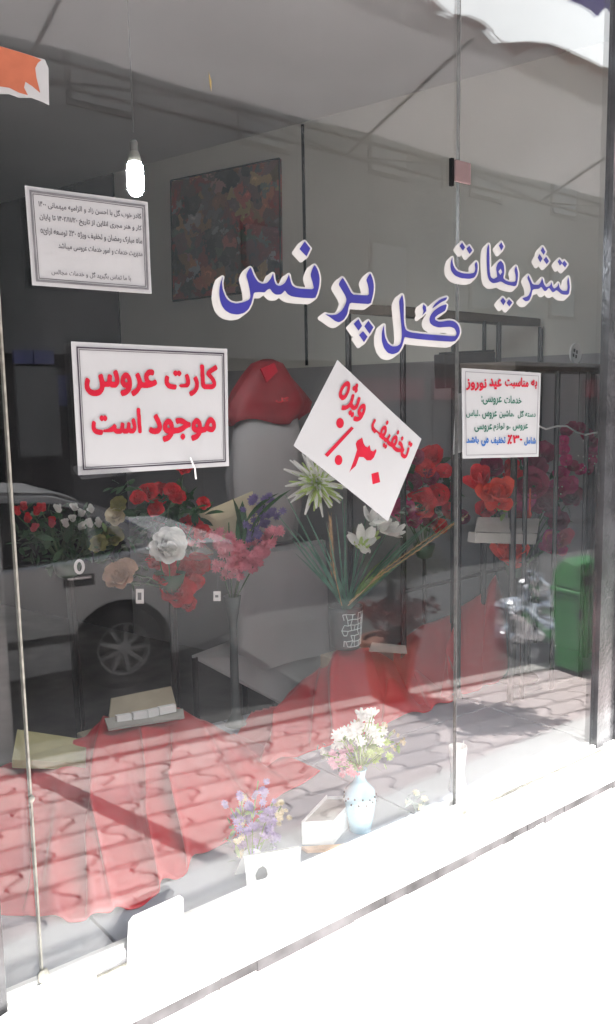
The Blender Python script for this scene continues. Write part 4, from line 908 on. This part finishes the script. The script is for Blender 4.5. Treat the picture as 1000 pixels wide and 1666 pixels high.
def bloom(kind, m, parent, px, py, y, rpx, face=None, nm=None, tilt=None):
    key = (kind, m, random.randint(0, 2)); 
    if key not in BM: BM[key] = bloom_me(kind, m, hash(kind) % 7 if False else len(BM))
    p = at(px, py, y); dep = float((R.T@(np.array(p)-C0))[2]*-1); r = rpx*dep/1350
    d = face if face is not None else (Vector(C0)-p).normalized()+Vector((random.uniform(-.3, .3), random.uniform(-.2, .2), random.uniform(.1, .7)))
    o = inst(nm or {'bud': 'bud', 'mum': 'bloom'}.get(kind, kind), BM[key], parent, p, d.normalized().to_track_quat('Z', 'Y').to_euler(), r); o.rotation_euler.rotate_axis('Z', random.uniform(0, 6)); return o
LM = {}
def leaf(m, parent, p, d, size, wid=1., nm='leaf'):
    key = (m, random.randint(0, 1))
    if key not in LM: LM[key] = leaf_me(m, .36 if key[1] else .46, .3 if key[1] else .15)
    d = Vector(d).normalized(); q_ = d.to_track_quat('Y', 'Z'); o = inst(nm, LM[key], parent, p, q_.to_euler(), (size*wid, size, size)); o.rotation_euler.rotate_axis('Y', random.uniform(-1.3, 1.3)); return o
def px2m(px, py, y, n): p = at(px, py, y); return n*float(-(R.T@(np.array(p)-C0))[2])/1350
def leaves(parent, m, cx, cy, y, rx, ry, n, size, dep=.06, up=.3, nm='leaf'):
    for _ in range(n):
        a = random.uniform(0, 6.28); r = math.sqrt(random.random()); px, py = cx+rx*r*math.cos(a), cy+ry*r*math.sin(a); p = at(px, py, y+random.uniform(-dep, dep))
        leaf(m, parent, p, (random.gauss(0, 1), random.gauss(0, .7)-.3, random.gauss(up, .8)), px2m(px, py, y, size)*random.uniform(.7, 1.3), nm=nm)
def stems(parent, base, pts, m='stem', r=.0022, nm='stem'):
    mb = MB()
    for p in pts: b = Vector(base); mid = b.lerp(p, .5)+Vector((random.uniform(-.01, .01), random.uniform(-.01, .01), .01)); mb.tube([b, mid, p], r, 5)
    return mb.build(nm, m, parent)
def bouquet(name, label, cat, base, items, y, stem_m='stem'):
    """items: (kind, mat, px, py, rpx, dy)"""
    t = thing(name, label, cat, base[0]) ; pts = []
    for it in items:
        k, m, px, py, r_ = it[:5]; yy = y+(it[5] if len(it) > 5 else random.uniform(-.03, .03)); o = bloom(k, m, t, px, py, yy, r_*(1.05 if k == 'bud' else 1.12 if k == 'tulip' else 1.4)); pts.append(at(px, py, yy)+Vector((0, .01, -.005)))
    stems(t, base[1], pts, stem_m); return t
def fstand(label, px, py, y, pxb=None):       # tall black flower stand with a cup; returns cup centre
    p = at(px, py, y); pb = at(pxb or px, py, y); zf = .15 if y > .86 else zb(p.x)
    t = thing('flower_stand', label, 'flower stand', Vector((pb.x, y, zf))); rod(t, [Vector((pb.x, y, zf+.01)), p], .008, 'pole', n=8); rod(t, [Vector((pb.x+.03, y+.02, zf+.01)), p+Vector((.02, .02, 0))], .006, 'pole', n=8)
    MB().lathe(Vector((pb.x, y, zf+.0005)), [(0, 0), (.09, 0), (.09, .01), (.02, .018), (0, .018)], 20).build('base', 'black_metal', t)
    MB().lathe(p, [(.012, -.01), (.03, .0), (.045, .05), (.043, .05), (.02, .005)], 16).build('cup', 'vase_green', t, smooth=True); return p
# left stand + rose box
p = fstand('slim black double rod flower stand at far left holding the rose arrangement', 110, 935, .95, 118)
it = [('bud', 'petal_white', x, y_+10, 12, -.04) for x, y_ in ((97, 822), (108, 846), (124, 818), (130, 850), (134, 828), (149, 822), (148, 846), (161, 846), (118, 834))]
it += [('bud', 'petal_red', x, y_+10, 13, -.03) for x, y_ in ((30, 826), (44, 838), (58, 826), (82, 838), (40, 818), (70, 820))]+[('bud', 'petal_rose', 53, 863, 12, -.04), ('bud', 'petal_rose', 84, 856, 12, -.04), ('rose', 'petal_yellow', 178, 878, 17), ('rose', 'petal_yellow', 160, 890, 14), ('rose', 'petal_cream', 190, 842, 15), ('rose', 'petal_yellow', 196, 822, 12)]
t = bouquet('rose_arrangement', 'leafy arrangement of small white and red rosebuds at far left', 'flowers', (p, p), it, .93)
leaves(t, 'leaf', 115, 888, .95, 88, 34, 150, 24, .07, .5); leaves(t, 'leaf', 90, 850, .98, 65, 30, 60, 20, .05, .5); leaves(t, 'leaf_light', 165, 885, .93, 22, 22, 12, 20)
p = at(195, 985, .55); p2 = fstand('slim black flower stand behind the wheel reflection holding cream and red roses', 278, 960, .80, 276)
t = bouquet('rose_bunch', 'bunch of cream, peach and white roses between the two stands', 'flowers', (p2, p2), [('rose', 'petal_peach', 197, 945, 22, -.05), ('rose', 'petal_peach', 205, 928, 15, -.03), ('rose', 'petal_white', 268, 890, 27, -.14), ('rose', 'petal_white', 262, 905, 20, -.05)], .78)
leaves(t, 'leaf', 225, 930, .80, 26, 22, 12, 18)
t = bouquet('rose_bunch', 'bunch of deep red roses with dark leaves beneath the large red lettered sheet', 'flowers', (p2, p2), [('rose', 'petal_red', 240, 803, 14), ('rose', 'petal_red', 262, 806, 16), ('rose', 'petal_red', 278, 800, 12), ('rose', 'petal_red', 310, 868, 22), ('rose', 'petal_red', 285, 966, 25, -.03), ('rose', 'petal_red', 300, 935, 20), ('rose', 'petal_red', 322, 925, 18), ('rose', 'petal_red', 252, 918, 14), ('rose', 'petal_red', 330, 820, 10), ('rose', 'petal_red', 300, 766, 12)], .84)
leaves(t, 'leaf', 275, 835, .86, 60, 30, 150, 26, .05, .4); [bloom('rose', 'petal_red', t, x, y_, .80, 17) for x, y_ in ((225, 815), (292, 812), (262, 945), (276, 925), (318, 948), (255, 830), (330, 868), (304, 985))]; leaves(t, 'leaf', 200, 800, .86, 20, 20, 10, 18); leaves(t, 'leaf', 260, 870, .88, 60, 25, 40, 24)
# clear cellophane cone in front of the roses
a = at(230, 862, .70); rows = []
for j in range(7):
    f = j/6; c = at(235+f*112, 880+f*22, .72); r_ = px2m(290, 890, .72, 34*math.sqrt(1-f)*.9+3); rows.append([c+Vector((r_*.35*math.sin(w), r_*math.cos(w)*.5, r_*math.sin(w)*(.95 if math.sin(w) > 0 else .7)))+Vector((0, 0, .006*math.sin(w*4+j))) for w in np.linspace(0, 6.283, 25)])
o = MB().grid(rows).build('cellophane_cone', 'wrap', None, smooth=True); tag(o, 'clear cellophane cone wrapped round the white rose', 'wrapping')
# cream envelope card
t = thing('envelope', 'cream paper envelope card standing among the pink flowers', 'envelope', at(370, 880, .82)); quadbox(t, ((324, 836), (411, 799), (424, 858), (352, 890)), (.84,)*4, (0, .004, 0), 'card', 'paper_cream')
quadbox(t, ((330, 835), (404, 803), (390, 838), (352, 848)), (.838,)*4, (0, .002, 0), 'flap', 'paper_cream')
# pink and lavender sprays
p = at(378, 985, .80); t0 = thing('flower_vase', 'slim dark grey vase under the pink and lavender sprays', 'vase', Vector((p.x, .80, zb(p.x))))
MB().lathe(Vector((p.x, .80, zb(p.x))), [(0, 0), (.035, 0), (.03, .01), (.014, .04), (.012, p.z-zb(p.x)-.06), (.028, p.z-zb(p.x)+.03), (.025, p.z-zb(p.x)+.03), (.01, p.z-zb(p.x)-.05)], 18).build('body', 'vase_grey', t0, smooth=True)
def spray(t, m, path, y, n, r, kind='daisy', wpx=12):
    for _ in range(n):
        f = random.random()*(len(path)-1); i = int(f); g = f-i; x = path[i][0]*(1-g)+path[min(i+1, len(path)-1)][0]*g+random.gauss(0, wpx*.5); yy = path[i][1]*(1-g)+path[min(i+1, len(path)-1)][1]*g+random.gauss(0, 4)
        bloom(kind, m, t, x, yy, y+random.uniform(-.03, .03), r*random.uniform(.7, 1.2), nm='floret')
t = thing('flower_spray', 'pink hyacinth sprays around the cream envelope', 'flowers', p)
for pa in (((345, 860), (362, 905), (378, 945)), ((400, 875), (388, 905), (380, 940)), ((450, 860), (430, 890), (395, 930)), ((365, 880), (375, 925)), ((425, 895), (400, 930)), ((440, 880), (405, 915))): spray(t, 'petal_pink', pa, .78, 24, 9, wpx=17)
stems(t, p, [at(348, 862, .78), at(400, 872, .78), at(450, 862, .78), at(372, 850, .78)])
t = thing('flower_spray', 'lavender purple spray with long green leaves beside the cream envelope', 'flowers', p)
spray(t, 'petal_lavender', ((432, 810), (422, 845), (400, 880)), .80, 50, 8, wpx=24); spray(t, 'petal_lavender', ((440, 830), (425, 855), (410, 878)), .82, 20, 6, wpx=16); stems(t, p, [at(430, 820, .8), at(416, 850, .8)])
for a, b in (((392, 880), (388, 808)), ((388, 900), (398, 815)), ((405, 870), (448, 785)), ((370, 930), (362, 870)), ((400, 850), (440, 788))):
    A, B = at(*a, .78), at(*b, .78); leaf('leaf', t, A, B-A, (B-A).length, .5)

# centre vase with lattice
p = at(562, 1052, .78); ht = at(562, 985, .78).z-p.z; rv = px2m(562, 1020, .78, 28)
vz = thing('lattice_vase', 'grey vase with pale cracked lattice pattern at the middle of the display', 'vase', p)
MB().lathe(p, [(0, 0), (rv*.80, 0), (rv*.84, ht*.1), (rv, ht*.9), (rv*1.03, ht), (rv*.95, ht), (rv*.8, ht*.3), (0, ht*.28)], 26).build('body', 'vase_grey', vz, smooth=True)
mb = MB(); rl = random.Random(5); nC, nR = 9, 6; grid_ = {}
for i in range(nC):
    for j in range(nR+1):
        w = -math.pi/2+(i-(nC-1)/2)*.26+rl.uniform(-.09, .09)+.15; z = ht*(.10+.78*j/nR)+rl.uniform(-.002, .002); r_ = rv*(.845+.16*(z/ht))+.0012
        grid_[i, j] = p+Vector((r_*math.cos(w), r_*math.sin(w), z))
for i in range(nC):
    for j in range(nR+1):
        if i+1 < nC and rl.random() < .86: mb.tube([grid_[i, j], grid_[i+1, j]], .0015, 4)
        if j < nR and rl.random() < .72: mb.tube([grid_[i, j], grid_[i, j+1]], .0015, 4)
mb.build('lattice', 'vase_line', vz)
va = thing('vase_arrangement', 'tall arrangement of blades, wheat, white spider bloom and lilies in the lattice vase', 'flowers', p+Vector((0, 0, ht*.5)))
top = p+Vector((0, 0, ht*.8))
bl = bloom('mum', 'petal_lime', va, 515, 790, .74, 34, nm='spider_bloom', face=Vector((-.35, -.9, .5)))
bloom('mum', 'petal_white', va, 513, 784, .75, 44, nm='spider_bloom', face=Vector((-.45, -.8, .3)))
for x, y_, r_ in ((590, 884, 26), (618, 862, 26), (604, 848, 20), (640, 868, 16)): bloom('lily', 'petal_white', va, x, y_, .72, r_, nm='lily', face=Vector((random.uniform(-.8, .4), -.7, .6)))
for x, y_, r_ in ((588, 892, 14), (606, 876, 12)): bloom('lily', 'petal_lime', va, x, y_, .715, r_, nm='lily_throat', face=Vector((-.3, -.6, .8)))
def blade(parent, px0, py0, px1, py1, y, w=.006, m='leaf_bluegreen', bend=.0, nm='blade'):
    A, B = at(px0, py0, y), at(px1, py1, y+random.uniform(-.05, .05)); n = 7; rows = []; sd = (B-A).cross(Vector((0, 1, 0))).normalized()
    for j in range(n+1):
        f = j/n; c = A.lerp(B, f)+Vector((0, 0, bend*math.sin(math.pi*f))); ww = w*(1-f)**.6*.5+.0004; rows.append([c-sd*ww, c+Vector((0, -.001, 0)), c+sd*ww])
    MB().grid(rows).build(nm, m, parent, smooth=True)
for a in ((470, 870), (452, 838), (480, 900), (495, 830), (478, 860), (530, 850), (546, 835), (556, 800), (563, 812), (520, 870), (715, 838), (700, 850), (730, 842), (690, 862), (650, 880), (640, 850), (600, 820), (755, 835), (510, 890), (462, 800), (628, 800), (586, 845)):
    blade(va, 562+random.uniform(-8, 8), 990, a[0], a[1], .78, .010, bend=random.uniform(-.005, .02))
for a in ((612, 905), (590, 925), (630, 915)): A = at(575, 975, .76); B = at(*a, .74); leaf('leaf_light', va, A, B-A, (B-A).length, .5)
def wheat(parent, pts, y, n=26, w=.0035):
    P = [at(x, yy, y) for x, yy in pts]; mb = MB(); mb.tube(P, .0018, 5)
    for k in range(n):
        f = .25+.75*k/n; x = f*(len(P)-1); i = min(int(x), len(P)-2); c = P[i].lerp(P[i+1], x-i); d = (P[i+1]-P[i]).normalized(); s_ = d.cross(Vector((0, 1, 0)))*(1 if k % 2 else -1); e = c+d*.014+s_*w
        mb.add([c, c+d*.006+s_*w*.8, e+d*.012, c+d*.010], [(0, 1, 2, 3)]); mb.tube([e, e+d*.02+s_*.004], .0005, 3, False)
    mb.build('wheat_ear', 'wheat', parent, recalc=False)
wheat(va, [(556, 985), (543, 930), (540, 880), (537, 845)], .76); wheat(va, [(558, 985), (540, 950), (536, 860)], .78)
wheat(va, [(568, 980), (620, 930), (690, 880), (760, 838)], .76, 34); wheat(va, [(566, 985), (610, 942), (680, 895), (745, 848)], .74, 30)
A = at(752, 845, .76); t = blob(A, (.006, .006, .006), 4, 2); MB().add(*t).build('seed_head', 'petal_cream', va)
t = MB().prism([at(605, 1045, .72), at(660, 1050, .72), at(662, 1062, .70), at(600, 1058, .70)], (0, 0, -.004)).build('paper_slip', 'card_grey'); tag(t, 'small grey slip of card on the cloth right of the lattice vase', 'card')

# red bunch behind the diamond sheet
p = fstand('slim black flower stand carrying the red bunch right of the diamond sheet', 690, 905, .90)
t = bouquet('flower_bunch', 'bunch of round red blooms right of the diamond sheet', 'flowers', (p, p), [('poppy', 'petal_red', 702, 750, 20), ('poppy', 'petal_red', 690, 765, 16), ('poppy', 'petal_red', 715, 806, 18), ('rose', 'petal_red', 686, 826, 24), ('poppy', 'petal_red', 732, 836, 14), ('rose', 'petal_magenta', 658, 834, 18), ('rose', 'petal_burgundy', 668, 786, 16), ('rose', 'petal_burgundy', 700, 778, 12), ('rose', 'petal_magenta', 672, 850, 13)], .88)
leaves(t, 'leaf', 690, 800, .92, 46, 55, 90, 24); [bloom('poppy', random.choice(('petal_red', 'petal_red', 'petal_burgundy')), t, x, y_, .86+random.uniform(-.03, .03), 17) for x, y_ in ((675, 745), (722, 770), (735, 800), (700, 850), (715, 860), (655, 760), (750, 845))]; leaves(t, 'leaf_grey', 655, 830, .82, 14, 35, 26, 12, .02)
# tulips at right
p = fstand('slim black flower stand behind the red cloth peak carrying the tulips', 838, 935, .56)
t = bouquet('tulip_bunch', 'bunch of large red and burgundy tulips beneath the small coloured notice', 'flowers', (p, p),
            [('tulip', 'petal_orange_red', 812, 812, 27, -.06), ('tulip', 'petal_orange_red', 800, 806, 22, -.04), ('tulip', 'petal_red', 782, 790, 22, 0), ('tulip', 'petal_red', 830, 775, 17, .03), ('poppy', 'petal_burgundy', 868, 792, 24, 0), ('tulip', 'petal_burgundy', 888, 826, 24, -.02), ('poppy', 'petal_burgundy', 866, 768, 20, .03),
             ('poppy', 'petal_magenta', 905, 806, 18, 0), ('poppy', 'petal_magenta', 925, 790, 15, 0), ('poppy', 'petal_magenta', 912, 775, 12, 0), ('tulip', 'petal_rose', 908, 882, 22, -.02), ('tulip', 'petal_magenta', 892, 892, 20, 0), ('tulip', 'petal_orange_red', 832, 912, 24, -.03), ('tulip', 'petal_orange_red', 820, 905, 20, -.02), ('poppy', 'petal_burgundy', 850, 740, 15, .04), ('poppy', 'petal_burgundy', 800, 765, 18, .04), ('poppy', 'petal_burgundy', 880, 745, 20, .04), ('poppy', 'petal_magenta', 852, 815, 18, .02), ('poppy', 'petal_red', 790, 830, 16, .03), ('rose', 'petal_burgundy', 930, 812, 16, .02), ('rose', 'petal_red', 845, 845, 15, .04), ('poppy', 'petal_burgundy', 905, 850, 16, .03)], .50)
leaves(t, 'leaf', 850, 820, .56, 70, 60, 90, 24, .04); leaves(t, 'leaf_light', 818, 828, .42, 12, 8, 6, 20, .01)
for a, b in (((862, 842), (862, 795)), ((860, 850), (862, 800))): rod(t, [at(*a, .45), at(*b, .45)], .0025, 'stem', 'petal_orange_red')
# burgundy wreath
t = thing('flower_wreath', 'burgundy flower ring with small white beads hanging at upper right', 'wreath', at(945, 770, .42))
for k in range(13):
    a = 2*math.pi*k/13; bloom('poppy', random.choice(('petal_burgundy', 'petal_magenta', 'petal_burgundy')), t, 940+28*math.cos(a)*.9, 732+34*math.sin(a)+6*math.cos(a), .42, 13)
for _ in range(22): A = at(random.gauss(960, 9), random.gauss(748, 9), .40); MB().add(*blob(A, (.0028, .0028, .0028), 2, 1)).build('bead', 'white_card', t)
rod(t, [at(940, 700, .43), Vector((at(940, 700, .43).x, .43, hr2[0].z-.03))], .0015, 'hanging_wire')
leaves(t, 'leaf_light', 925, 758, .42, 6, 6, 4, 12)
for _ in range(14): A = at(random.gauss(905, 8), random.gauss(792, 8), .46); MB().add(*blob(A, (.003, .003, .003), 2, 1)).build('bead', 'white_card', t)
# cellophane edge over the tulips
q = [at(x, y_, .38) for x, y_ in ((872, 690), (888, 697), (905, 692), (922, 692), (938, 702), (952, 706), (966, 703), (975, 702))]
o = MB().grid([q, [v+Vector((0, .0, -.006)) for v in q]]).build('ribbon_edge', 'white_card', None, solid=.0008); tag(o, 'thin wavy white ribbon edge above the burgundy flowers', 'ribbon')
# grey card box in front of tulips
t = thing('card_box', 'grey folded card box in front of the right hand tulips', 'box', at(825, 885, .40)); quadbox(t, ((779, 841), (878, 844), (874, 868), (774, 865)), (.43, .43, .40, .40), (0, .006, 0), 'lid', 'card_grey'); quadbox(t, ((774, 866.5), (874, 869), (871, 886), (772, 883)), (.40,)*4, (0, .03, 0), 'front', 'card_grey')
rod(t, [at(830, 884, .42), Vector((at(830, 884, .42).x, .42, zb(2.2)))], .004, 'support')
# price tags
for i, (a, b, c, d) in enumerate(((221, 958, 234, 982), (347, 962, 359, 978))):
    t = thing('price_tag', ('white price tag hanging right of the peach rose', 'white price tag hanging below the cream envelope')[i], 'tag', at((a+c)/2, d, .72), 0, 'price tags'); quadbox(t, ((a, b), (c, b), (c, d), (a, d)), (.72,)*4, (0, .0015, 0), 'tag', 'white_card'); quadbox(t, ((a+3, b+6), (c-4, b+6), (c-4, d-6), (a+3, d-6)), (.7192,)*4, (0, .0005, 0), 'print', 'ink_grey')
    rod(t, [at((a+c)/2, b, .72), at((a+c)/2+3, b-40, .76)], .0007, 'thread', 'ink_grey')
t = thing('ring_tag', 'small oval white ring tag under the left rosebuds', 'tag', at(129, 936, .8)); rows = [[at(129+(6.5+2.5*math.cos(v))*math.cos(w), 922+(10+2.5*math.cos(v))*math.sin(w), .8)+Vector((0, .002*math.sin(v), 0)) for w in np.linspace(0, 6.283, 21)] for v in np.linspace(0, 6.283, 7)]; MB().grid(rows).build('ring', 'white_card', t, smooth=True)

# ---- small things along the window foot
b = onshelf(586, 1349); yv = b.y; hv = at(590, 1248, yv).z-b.z
vb = thing('blue_vase', 'pale blue vase with a band of dark spots beside the window foot', 'vase', b); s_ = px2m(586, 1300, yv, 1)
MB().lathe(b, [(0, 0), (16*s_, 0), (18*s_, .01*hv), (22*s_, .25*hv), (26*s_, .5*hv), (24*s_, .66*hv), (12*s_, .78*hv), (8*s_, .86*hv), (10*s_, .97*hv), (12*s_, hv), (10*s_, hv), (6*s_, .85*hv)], 28).build('body', 'vase_blue', vb, smooth=True)
for k in range(26):
    w = 2*math.pi*k/26; z = (.52+.07*(k % 2)+random.uniform(-.02, .02))*hv; r_ = 26*s_+.0004; MB().add(*blob(b+Vector((r_*math.cos(w), r_*math.sin(w), z)), (.0024, .0024, .0028), k, 1)).build('spot', 'bag_dark', vb)
wb = thing('mixed_bouquet', 'bouquet of white, pale green and pink artificial flowers in the blue vase', 'flowers', b+Vector((0, 0, hv*.7))); pts = []
for (cx, cy, rx, ry, n, m, k, r_) in ((585, 1200, 42, 26, 26, 'petal_white', 'daisy', 11), (618, 1215, 26, 30, 16, 'petal_lime', 'daisy', 9), (600, 1185, 40, 22, 12, 'petal_cream', 'bud', 6), (562, 1240, 26, 22, 16, 'petal_palepink', 'daisy', 10), (570, 1256, 18, 14, 9, 'petal_pink', 'daisy', 8), (530, 1220, 12, 18, 6, 'petal_white', 'bud', 7), (645, 1205, 12, 24, 8, 'petal_cream', 'bud', 6), (600, 1160, 14, 10, 4, 'petal_white', 'lily', 10)):
    for _ in range(n):
        a = random.uniform(0, 6.28); r = math.sqrt(random.random()); x, y_ = cx+rx*r*math.cos(a), cy+ry*r*math.sin(a); yy = yv+random.uniform(-.03, .05); bloom(k, m, wb, x, y_, yy, r_*random.uniform(.75, 1.2), nm='floret' if k == 'daisy' else None)
        if random.random() < .5: pts.append(at(x, y_, yy))
stems(wb, b+Vector((0, 0, hv*.95)), pts, 'leaf_light', .0012); leaves(wb, 'leaf_light', 595, 1215, yv+.02, 55, 35, 40, 15, .03); leaves(wb, 'leaf_grey', 560, 1220, yv+.02, 45, 30, 24, 15, .03)
# open white box
t = thing('open_white_box', 'small white card box with notched rim left of the blue vase', 'box', onshelf(540, 1376)); yb_ = onshelf(540, 1376).y
c0, c1, c2 = at(491, 1352, yb_+.045), at(541, 1378, yb_), at(579, 1344, yb_+.06); hh = at(541, 1338, yb_).z-c1.z
for P_ in (c0, c1, c2): P_.z = zb(P_.x)+.001
c3 = c0+c2-c1
def wall4(a, b, nm='side'): MB().hexa([a, b, b+Vector((0, .002, 0)), a+Vector((0, .002, 0))], [a+Vector((0, 0, hh*.92)), b+Vector((0, 0, hh)), b+Vector((0, .002, hh)), a+Vector((0, .002, hh*.92))]).build(nm, 'white_card', t)
wall4(c0, c1); wall4(c1, c2); wall4(c3, c2); wall4(c0, c3); MB().prism([c0, c1, c2, c3], (0, 0, .001)).build('bottom', 'white_card', t)
MB().prism([P_+Vector((0, 0, hh*.8)) for P_ in (c0, c1, c2, c3)], (0, 0, .001)).build('insert', 'card_grey', t)
# plank lying in front
a_, b_ = onshelf(500, 1388), onshelf(597, 1382); o = MB().hexa([a_, b_, b_+Vector((.0, .02, 0)), a_+Vector((0, .02, 0))], [v+Vector((0, 0, .008)) for v in (a_, b_, b_+Vector((0, .02, 0)), a_+Vector((0, .02, 0)))]).build('wooden_strip', 'petal_peach', None); tag(o, 'thin pale wooden strip lying before the white box', 'wood strip')
# heart card
hq = [at(398, 1394, .045), at(489, 1378, .045), at(488, 1430, .03), at(402, 1450, .03)]; t = thing('heart_card', 'white greeting card with a grey heart cut out leaning at the window foot', 'card', onshelf(445, 1450)+Vector((0, .03, 0)))
MB().prism(hq, (0, .0015, 0)).build('card', 'white_card', t)
hp = [(418, 1437), (416, 1424), (421, 1413), (428, 1409), (433, 1413), (435, 1422), (432, 1430), (424, 1438)]; MB().prism([at(x, y_, .034) for x, y_ in hp], (0, .001, 0)).build('heart', 'ink_grey', t)
MB().prism([v+Vector((0, .006, 0)) for v in (hq[0], hq[1])]+[onshelf(492, 1420)+Vector((0, .05, 0)), onshelf(405, 1440)+Vector((0, .05, 0))], (0, .0015, 0)).build('back_leaf', 'white_card', t)
# purple gladiolus
b = onshelf(410, 1410); b.y = max(b.y, .09); b.z = zb(b.x); t = thing('gladiolus_pot', 'faded purple and cream artificial gladiolus spray behind the heart card', 'flowers', b)
for m, paths, n, r_ in (('petal_lilac', (((420, 1265), (430, 1330), (425, 1400)), ((370, 1310), (395, 1360), (410, 1400)), ((445, 1300), (440, 1350), (455, 1400)), ((400, 1290), (410, 1350))), 22, 10), ('petal_cream', (((390, 1290), (395, 1340), (392, 1395)), ((455, 1310), (458, 1340))), 15, 8)):
    for pa in paths: spray(t, m, pa, .11, n, r_*.8, 'daisy', 14)
stems(t, b, [at(420, 1270, .11), at(375, 1315, .11), at(445, 1302, .11), at(392, 1295, .11), at(457, 1312, .11)], 'leaf_light', .0015); leaves(t, 'leaf_light', 405, 1350, .11, 35, 40, 26, 16, .02); leaves(t, 'leaf_grey', 400, 1370, .12, 45, 50, 26, 16, .02)
MB().lathe(b+Vector((0, 0, .0005)), [(0, 0), (.016, 0), (.02, .03), (.018, .03), (0, .025)], 16).build('pot', 'white_card', t)
# white figurine
b = onshelf(744, 1284); t = thing('white_figurine', 'little white cup shaped figurine standing at the joint of the panes', 'figurine', b); yv2 = b.y; s_ = px2m(744, 1250, yv2, 1)
MB().lathe(b, [(0, 0), (15*s_, 0), (13*s_, 12*s_), (10*s_, 30*s_), (13*s_, 55*s_), (15*s_, 74*s_), (13*s_, 74*s_), (9*s_, 50*s_), (0, 45*s_)], 22).build('body', 'white_card', t, smooth=True)
for k in (-1, 1): MB().tube([b+Vector((k*12*s_, 0, 66*s_)), b+Vector((k*15*s_, 0, 80*s_))], [.003, .0008], 6).build('ear', 'white_card', t)
# leaning blank card, front left
q = [(209, 1500), (216, 1490), (292, 1456), (298, 1460), (299, 1560), (206, 1600)]; t = thing('blank_card', 'bright blank white card leaning on the outside of the glass at the lower left', 'card', at(252, 1590, -.05))
MB().prism([at(x, y_, -.015 if y_ < 1520 else -.05) for x, y_ in q], (0, .0015, 0)).build('card', 'marble', t)
# white artificial flower on the rail, small pale plant
t = thing('loose_flower', 'single white artificial flower lying on the bottom rail near the heart card', 'flower', at(352, 1495, .03)); 
for x, y_, r_ in ((352, 1492, 13), (358, 1486, 10)): bloom('lily', 'petal_white', t, x, y_, .03, r_, face=Vector((random.uniform(-.5, .5), -.8, .6)))
leaves(t, 'leaf_grey', 355, 1502, .03, 18, 8, 7, 20, .005, 0)
b = onshelf(675, 1322); t = thing('pale_sprig', 'faint small cream flower sprig on the shelf between the vases', 'flowers', b)
for x, y_ in ((676, 1290), (690, 1300), (664, 1306), (684, 1314)): bloom('daisy', 'petal_cream', t, x, y_, b.y, 7)
leaves(t, 'leaf_grey', 675, 1308, b.y, 22, 18, 16, 14, .015); stems(t, b, [at(676, 1290, b.y), at(690, 1300, b.y), at(664, 1306, b.y)], 'leaf_grey', .001)
# loose white ribbon by the joint and scraps on the shelf
P_ = [at(x, y_, .30) for x, y_ in ((728, 1070), (738, 1095), (746, 1120), (752, 1140), (762, 1138))]; P_ = [v for v in P_]
o = MB().grid([P_, [v+Vector((.008, .004, .004)) for v in P_]]).build('hanging_ribbon', 'wrap', None, solid=.0006); tag(o, 'short curled clear ribbon hanging beside the pane joint', 'ribbon')
